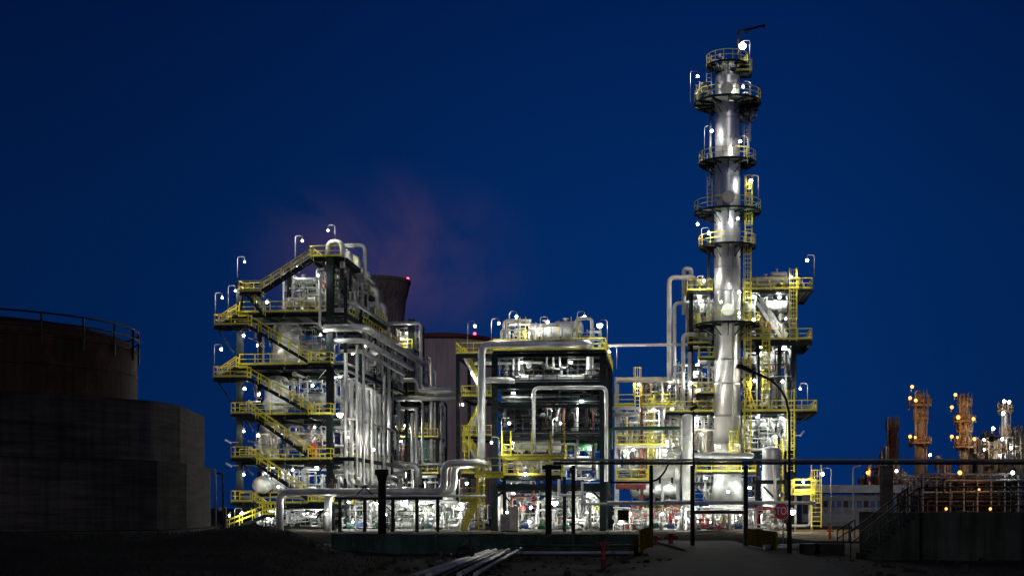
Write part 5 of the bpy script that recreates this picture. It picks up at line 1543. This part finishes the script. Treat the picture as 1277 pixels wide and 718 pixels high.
def far_column(px, top, w, Y, label, m, plats, bottom=660):
    x = L(px, 0, Y)[0]; k = Y / F; z = lambda py: zat(py, 0, Y); R = w / 2 * k
    t = thing('distillation_column', label, 'distillation column', (x, Y, 0))
    mb = MB(); mb.lathe((x, Y, 0), [(R * 1.15, 0), (R, z(620)), (R, z(top) - R * .4)] + [(R * math.cos(a), z(top) - R * .4 + R * .5 * math.sin(a)) for a in (.4, .8, 1.2, 1.5)], 20); mb.build('shell', m, t)
    for py, r in plats:
        rr = r * k; mb = MB(); mb.annulus((x, Y), R, rr, z(py) - .5, z(py), 0, 2 * PI, 20)
        for j in range(14):
            a = rng.uniform(0, 2 * PI); q = rng.uniform(R + .3, rr); mb.cone((x + q * math.cos(a), Y + q * math.sin(a), z(py) - rng.uniform(0, 1.5)), (x + q * math.cos(a), Y + q * math.sin(a), z(py) + rng.uniform(.8, 2.6)), rng.uniform(.1, .4), rng.uniform(.1, .35), 7)
        o = mb.build('platform', 'far_shell', t)
        mb = MB()
        for h in (.6, 1.2): mb.torus((x, Y, z(py) + h), rr, .07, 'z', 20, 4)
        for j in range(12):
            a = 2 * PI * j / 12; mb.bar((x + rr * math.cos(a), Y + rr * math.sin(a), z(py) - .4), (x + rr * math.cos(a), Y + rr * math.sin(a), z(py) + 1.2), .1, .1)
        mb.build('railing', 'far_shell', o)
    mb = MB(); ladder_mb(mb, x + R * .9, Y - R * .8, 0, z(top), .9, False, -1, .06); mb.build('ladder', 'far_shell', t)
    mb = MB(); mb.tube([(x - R * 1.25, Y - 1, 2), (x - R * 1.25, Y - 1, z(top) + .6), (x, Y, z(top) + .6)], .3, 8); mb.tube([(x + R * 1.3, Y, 2), (x + R * 1.3, Y, z(top) - 5)], .22, 8); mb.build('side_pipe', 'galv', t)
    return t


far_column(1113, 523, 11.5, 400, 'rusty brown far column with a plain flat top', 'rusty', [(531, 8)])
far_column(1147.5, 490, 11.5, YF, 'tallest pale far column lit amber on two platforms', 'far_shell', [(504, 14), (520, 9), (551, 14)])
far_column(1203, 494, 11.5, YF, 'pale far column crowded with amber lit platforms', 'far_shell', [(503, 9), (524, 13.5), (536, 10), (556, 14)])
far_column(1253.5, 508, 8, YF, 'slim far column with a twin white lamp on top', 'galv', [(511, 9.5), (540, 7)])
far_column(1232, 541, 8, 400, 'short far column between the crowded and the slim one', 'far_shell', [(546, 7)])
FBd = thing('process_tower', 'far steel process block at the right edge of the plant', 'process tower', L(1265, 650, 390))
for i, px in enumerate((1240, 1252, 1264, 1276, 1288)):
    for Y in (388, 398):
        x = L(px, 0, Y)[0]; mb = MB(); mb.bar((x, Y, 0), (x, Y, zat(542, 0, Y)), .35, .35); mb.build('column', 'far_shell', FBd)
for py in (543, 560, 575, 590, 610):
    z = zat(py, 0, 388); mb = MB(); mb.box((L(1238, 0, 388)[0], 387.5, z - .3), (L(1290, 0, 388)[0], 398.5, z)); mb.build('deck', 'grey', FBd)
FRk = thing('pipe_rack', 'long far pipe rack with stacked pipes below the amber columns', 'pipe rack', L(1190, 650, 340))
for i in range(12):
    x = L(1100 + i * 17, 0, 340)[0]
    for Y in (340, 346):
        mb = MB(); mb.bar((x, Y, 0), (x, Y, zat(592 if i > 2 else 610, 0, 340)), .3, .3); mb.build('post', 'grey', FRk)
for j, py in enumerate((596, 606, 617, 629)):
    x0 = L(1160 if j < 2 else 1098, 0, 340)[0]; z = zat(py, 0, 340)
    mb = MB(); mb.box((x0, 339.7, z - .25), (L(1300, 0, 340)[0], 346.3, z)); mb.build('tier', 'dark', FRk)
for i in range(12):
    py = (592, 594, 603, 605, 614, 615, 626, 627, 600, 610, 621, 633)[i]; x0 = L(1150 + 9 * (i % 5), 0, 340)[0]; x1 = L(1300, 0, 340)[0]; Y = 339.5 + i % 4; z = zat(py, 0, 340) + .3
    mb = MB(); mb.tube([(x0, Y, z - 3), (x0, Y, z), (x1, Y, z)], .12 + .06 * (i % 3), 8); m = ['grey', 'alu_dull', 'far_shell', 'rusty'][i % 4]
    mb.build('process_pipe', m, None, f'{WORD[m]} pipe lying on the far pipe rack', 'pipe', f'{WORD[m]} pipes on the far rack')
for i in range(16):
    px = rng.uniform(1120, 1272); Y = rng.uniform(350, 372); x = L(px, 0, Y)[0]; R = rng.uniform(.5, 1.1); h = zat(rng.uniform(590, 630), 0, Y)
    t = thing('process_drum', 'small far drum standing among the pipes below the amber columns', 'drum', (x, Y, 0), 'small far drums below the amber columns'); mb = MB(); mb.lathe((x, Y, 0), [(R, 1), (R, h - R * .5), (R * .7, h - .15), (.1, h)], 12); mb.build('shell', rng.choice(['cream', 'alu_dull', 'galv']), t); mb = MB(); mb.lathe((x, Y, 0), [(R * .9, 0), (R * .9, .99)], 12); mb.build('skirt', 'grey', t)


def far_lamp(px, py, Y, where, amber=True, p=900, r=2.2):
    q = Vector(L(px, py, Y)); k = Y / F
    t = thing('flood_lamp', f'{"amber" if amber else "white"} flood lamp glowing {where}', 'lamp', tuple(q))
    mb = MB(); mb.ball(tuple(q), r * k, 10); mb.build('globe', 'glow_amber' if amber else 'glow_white', t)
    mb = MB(); mb.tube([(q.x, q.y + .8, q.z - 6 * k), (q.x, q.y + .8, q.z + 1.5 * k), (q.x, q.y, q.z + 1.5 * k)], .12, 6); mb.build('pole', 'grey', t)
    ld = bpy.data.lights.new('bulb', 'POINT'); ld.energy = p * (.5 if amber else .25); ld.color = AMB if amber else (1, .95, .75); ld.shadow_soft_size = r * k; o = bpy.data.objects.new('bulb', ld); COL.objects.link(o); o.parent = t; o.location = (0, -.3, 0)


YQ = YF - 5
far_lamp(1137.5, 482, YQ, 'on the top of the tallest pale far column'); far_lamp(1135, 496, YQ, 'left of the upper platform of the tallest pale far column'); far_lamp(1142, 499, YQ, 'on the upper platform of the tallest pale far column', p=1400); far_lamp(1135, 544, YQ, 'left of the lower platform of the tallest pale far column'); far_lamp(1141.5, 545, YQ, 'against the shell above the lower platform of the tallest far column', p=1600, r=1.6)
far_lamp(1191.5, 492, YQ, 'on the top of the crowded far column'); far_lamp(1187, 507.5, YQ, 'left near the top of the crowded far column'); far_lamp(1195, 520, YQ, 'on the middle platform of the crowded far column', p=1800, r=2.6); far_lamp(1214, 522, YQ, 'right of the middle platform of the crowded far column'); far_lamp(1187, 544, YQ, 'left of the low platform of the crowded far column'); far_lamp(1194, 545, YQ, 'against the shell of the crowded far column', p=1600, r=1.6); far_lamp(1215, 547, YQ, 'right of the low platform of the crowded far column')
far_lamp(1252.5, 500, YQ, 'first of the pair on the slim far column', False, 700, 1.8); far_lamp(1258.5, 501, YQ, 'second of the pair on the slim far column', False, 700, 1.8); far_lamp(1251, 515, YQ, 'below the pair on the slim far column', False, 1200, 2.0)
far_lamp(1238.5, 534, YQ, 'over the short far column', False, 700, 2.0); far_lamp(1250, 547, YQ, 'right of the short far column', False, 700, 1.6); far_lamp(1226.5, 560, YQ, 'on the short far column', False, 700, 1.7); far_lamp(1227, 548, YQ, 'small and left of the short far column', False, 400, 1.2); far_lamp(1261, 558, YQ - 2, 'on the far block at the right edge', False, 1000, 1.9); far_lamp(1247, 567.5, YQ - 2, 'low on the far block', False, 700, 1.7); far_lamp(1160, 567, 350, 'just over the pipe bridge beside the tallest far column', False, 300, 1.5)
far_lamp(1082, 589, 380, 'low beyond the pale low shed', True, 1200, 2.2); far_lamp(1197, 589, 338, 'under the pipe bridge in the middle of the far rack', True, 900, 2.8); far_lamp(1118, 587, 360, 'under the pipe bridge beside the rusty far column', False, 600, 1.6); far_lamp(1263, 589, 338, 'under the pipe bridge at the right of the far rack', False, 600, 2.2); far_lamp(1235, 634, 336, 'low under the right half of the far rack', True, 700, 1.8); far_lamp(1180, 634, 336, 'low under the left half of the far rack', True, 700, 1.8); far_lamp(1221, 610, 338, 'between the tiers of the far rack', True, 700, 1.4)
t = thing('fence_tower', 'small far steel frame glowing amber beyond the pale low shed', 'steel frame', L(1085, 650, 385))
for px in (1073, 1080, 1088, 1096):
    x = L(px, 0, 385)[0]; mb = MB(); mb.bar((x, 385, 0), (x, 385, zat(586 + (px % 3) * 4, 0, 385)), .5, .5); mb.build('column', 'rusty', t)
mb = MB(); mb.box((L(1072, 0, 385)[0], 384.8, zat(602, 0, 385)), (L(1098, 0, 385)[0], 387, zat(597, 0, 385))); mb.build('deck', 'rusty', t)
FM = ['far_shell'] * 4 + ['rusty'] * 2 + ['grey'] * 2 + ['galv'] * 2 + ['cream']
tangle('in the far refinery', 1152, 1277, 590, 640, 342, 372, 75, mats=FM, rmin=.08, rmax=.25, seg=12)
tangle('on the far block', 1225, 1277, 543, 600, 372, 396, 40, mats=FM, rmin=.1, rmax=.35)
tangle('beside the rusty far column', 1095, 1130, 575, 640, 372, 392, 26, mats=FM, rmin=.1, rmax=.3)
emit_tangles(0, 'far_pipework', 'tangled far pipework glowing amber between the far columns')
for i, (px, top, w_) in enumerate(((1128, 592, 3), (1170, 572, 3), (1180, 580, 5), (1218, 560, 4), (1222, 552, 3), (1244, 556, 5), (1268, 535, 6), (1100, 566, 3), (1105, 560, 2.5))):
    far_column(px, top, w_, 372 + 5 * (i % 4), f'{["thin stub", "slim", "squat", "slim middle", "thin", "squat pale", "stout", "thin dark", "thinnest dark"][i]} far tower {["left of the tallest far column", "midway between the two amber columns", "beside the slim midway tower", "just right of the crowded column", "beside the short far column", "before the slim column with twin lamps", "at the right edge of the far block", "left of the rusty far column", "touching the rusty far column"][i]}', ['far_shell', 'galv', 'rusty'][i % 3], [(top + 8, w_ * 1.1)])
# low shed
YH = 230.0
SH = thing('low_shed', 'long low industrial shed with a pale roof right of the plant', 'shed', L(1060, 650, YH))
a, b = L(1000, 0, YH)[0], L(1118, 0, YH)[0]; z = lambda py: zat(py, 0, YH)
mb = MB(); mb.box((a, YH, 0), (b, YH + 20, z(617))); mb.build('wall', 'grey', SH)
mb = MB(); mb.box((a - .5, YH - 1, z(614)), (b + .5, YH + 21, z(604.5))); mb.build('roof', 'white', SH)
for i in range(14):
    x0 = a + (b - a) * (i + .15) / 14; mb = MB(); mb.box((x0, YH - .06, z(640)), (x0 + (b - a) / 14 * .7, YH - .003, z(624))); mb.build('window', 'blue' if i % 3 else 'dark', SH)
t = thing('perimeter_fence', 'thin grey picket fence in front of the pale low shed', 'fence', L(1060, 652, 180))
mb = MB()
for i in range(70):
    x = L(1026 + i * 1.15, 0, 180)[0]; mb.bar((x, 180, 0), (x, 180, 2.4), .06, .06)
mb.build('picket', 'grey', t); mb = MB()
for h in (.3, 2.2): mb.bar((L(1025, 0, 180)[0], 180.06, h), (L(1108, 0, 180)[0], 180.06, h), .08, .08)
mb.build('rail', 'grey', t)
t = thing('street_lamp', 'slim white street lamp standing before the pale low shed', 'street lamp', L(1064, 655, 120))
mb = MB(); x = L(1064, 0, 120)[0]; mb.tube([(x, 120, 0), (x, 120, zat(583, 0, 120)), (x + .25, 120, zat(581, 0, 120))], .075, 8); mb.build('pole', 'white', t); mb = MB(); mb.bar((x + .1, 120, zat(582, 0, 120)), (x + .62, 120, zat(580, 0, 120)), .26, .12); mb.build('lamp_head', 'white', t)

# ---- steam drifting from the stack
def steam():
    m, nt, N, K = nodes_of('steam')
    out = N.new('ShaderNodeOutputMaterial'); vol = N.new('ShaderNodeVolumePrincipled'); K.new(vol.outputs[0], out.inputs['Volume'])
    tc = N.new('ShaderNodeTexCoord'); no = N.new('ShaderNodeTexNoise'); no.inputs['Scale'].default_value = .026; no.inputs['Detail'].default_value = 6; no.inputs['Roughness'].default_value = .6; no.inputs['Distortion'].default_value = 1.0
    K.new(tc.outputs['Object'], no.inputs['Vector'])
    rp = N.new('ShaderNodeMapRange'); rp.inputs[1].default_value = .40; rp.inputs[2].default_value = .74; rp.inputs[3].default_value = 0; rp.inputs[4].default_value = 1
    K.new(no.outputs['Fac'], rp.inputs[0])
    mp = N.new('ShaderNodeMapping'); mp.inputs['Scale'].default_value = (1 / 58, 1 / 29, 1 / 38)
    K.new(tc.outputs['Object'], mp.inputs[0]); ln = N.new('ShaderNodeVectorMath'); ln.operation = 'LENGTH'; K.new(mp.outputs[0], ln.inputs[0])
    fo = N.new('ShaderNodeMapRange'); fo.interpolation_type = 'SMOOTHSTEP'; fo.inputs[1].default_value = 1.0; fo.inputs[2].default_value = .0; fo.inputs[3].default_value = 0; fo.inputs[4].default_value = 1
    K.new(ln.outputs['Value'], fo.inputs[0])
    mu = N.new('ShaderNodeMath'); mu.operation = 'MULTIPLY'; K.new(rp.outputs[0], mu.inputs[0]); K.new(fo.outputs[0], mu.inputs[1])
    md = N.new('ShaderNodeMath'); md.operation = 'MULTIPLY'; md.inputs[1].default_value = .03; K.new(mu.outputs[0], md.inputs[0])
    K.new(md.outputs[0], vol.inputs['Density'])
    vol.inputs['Color'].default_value = (.75, .6, .65, 1)
    vol.inputs['Emission Color'].default_value = (1.0, .42, .62, 1)  # glow put into the plume; real steam would only scatter light
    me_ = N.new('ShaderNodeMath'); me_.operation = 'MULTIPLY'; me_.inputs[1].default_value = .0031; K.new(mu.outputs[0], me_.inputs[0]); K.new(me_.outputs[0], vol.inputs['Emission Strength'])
    MATS['steam'] = m
    mb = MB(); Y = 470.0; c = L(482, 325, Y)
    mb.lathe(c, [(max(.5, math.sin(PI * i / 10)) * 58 if 0 < i < 10 else .5, -math.cos(PI * i / 10) * 38) for i in range(11)], 24)
    for i, p in enumerate(mb.v): mb.v[i] = (p[0], c[1] + (p[1] - c[1]) * .5, p[2])
    o = mb.build('steam', 'steam', None, 'faint purple steam drifting above the brownish stack', None, None, 'stuff')
    # object origin at the plume's centre, so that the falloff is centred
    d = c[2] - o.location.z
    o.data.transform(Matrix.Translation((0, 0, -d))); o.location.z += d
    for k in m.node_tree.nodes: pass
steam()
exec_sections.append('setting')

# ================================================================== SKY, FILL SUN, CAMERA
w = bpy.data.worlds.new('World'); SC.world = w; w.use_nodes = True
nt = w.node_tree; N, K = nt.nodes, nt.links; N.clear()
out = N.new('ShaderNodeOutputWorld'); bg = N.new('ShaderNodeBackground'); K.new(bg.outputs[0], out.inputs[0])
sky = N.new('ShaderNodeTexSky'); sky.sky_type = 'NISHITA'; sky.sun_disc = False; sky.sun_elevation = math.radians(-4.0); sky.sun_rotation = math.radians(150); sky.altitude = 100; sky.air_density = 1.0; sky.dust_density = .2; sky.ozone_density = 6.0
tc = N.new('ShaderNodeTexCoord'); sp = N.new('ShaderNodeSeparateXYZ'); K.new(tc.outputs['Generated'], sp.inputs[0])
rp = N.new('ShaderNodeValToRGB'); K.new(sp.outputs['Z'], rp.inputs[0])
els = rp.color_ramp.elements
els[0].position = 0.0; els[0].color = (.0014, .0225, .124, 1)
els[1].position = 1.0; els[1].color = (.0004, .004, .03, 1)
for p_, c_ in ((.08, (.0011, .0245, .130, 1)), (.18, (.0007, .0225, .121, 1)), (.35, (.0005, .0125, .080, 1))):
    e = els.new(p_); e.color = c_
# darker towards the left, an edge vignette put into the sky colour
mr = N.new('ShaderNodeMapRange'); mr.inputs[1].default_value = -.38; mr.inputs[2].default_value = .12; mr.inputs[3].default_value = .52; mr.inputs[4].default_value = 1.0; mr.interpolation_type = 'SMOOTHSTEP'
K.new(sp.outputs['X'], mr.inputs[0])
mx = N.new('ShaderNodeMixRGB'); mx.blend_type = 'MULTIPLY'; mx.inputs[0].default_value = 1; K.new(rp.outputs[0], mx.inputs[1]); K.new(mr.outputs[0], mx.inputs[2])
m2_ = N.new('ShaderNodeMapRange'); m2_.inputs[1].default_value = .16; m2_.inputs[2].default_value = .36; m2_.inputs[3].default_value = 1; m2_.inputs[4].default_value = .72; m2_.interpolation_type = 'SMOOTHSTEP'; K.new(sp.outputs['X'], m2_.inputs[0])
mx2 = N.new('ShaderNodeMixRGB'); mx2.blend_type = 'MULTIPLY'; mx2.inputs[0].default_value = 1; K.new(mx.outputs[0], mx2.inputs[1]); K.new(m2_.outputs[0], mx2.inputs[2]); mx = mx2
ad = N.new('ShaderNodeMixRGB'); ad.blend_type = 'ADD'; ad.inputs[0].default_value = .02; K.new(mx.outputs[0], ad.inputs[1]); K.new(sky.outputs[0], ad.inputs[2])
K.new(ad.outputs[0], bg.inputs['Color']); bg.inputs['Strength'].default_value = 1.0

sl = bpy.data.lights.new('fill_sun', 'SUN'); sl.energy = .30; sl.angle = math.radians(14); sl.color = (1.0, .93, .86)  # dim fill added to lift the bund, standing in for town glow
so = bpy.data.objects.new('fill_sun', sl); COL.objects.link(so); so.rotation_euler = (math.radians(66), 0, math.radians(5))
cam = bpy.data.cameras.new('camera'); cam.sensor_width = 36; cam.lens = 36 * F / 1277; cam.shift_y = (HY - 359) / 1277; cam.clip_end = 20000; cam.clip_start = .5
co = bpy.data.objects.new('camera', cam); COL.objects.link(co); co.location = (0, 0, EYE); co.rotation_euler = (PI / 2, 0, 0); SC.camera = co
SC.view_settings.view_transform = 'Standard'; SC.view_settings.look = 'None'; SC.view_settings.exposure = 0
cy = SC.cycles
cy.use_denoising = True
cy.denoiser = 'OPENIMAGEDENOISE'
cy.max_bounces = 4; cy.diffuse_bounces = 2; cy.glossy_bounces = 2; cy.transmission_bounces = 2; cy.volume_bounces = 0
cy.use_light_tree = True
cy.sample_clamp_indirect = 4.0
cy.caustics_reflective = False; cy.caustics_refractive = False
cy.volume_step_rate = 4.0; cy.volume_max_steps = 96
print('lights', N_LIGHT, 'objects', len(bpy.data.objects))
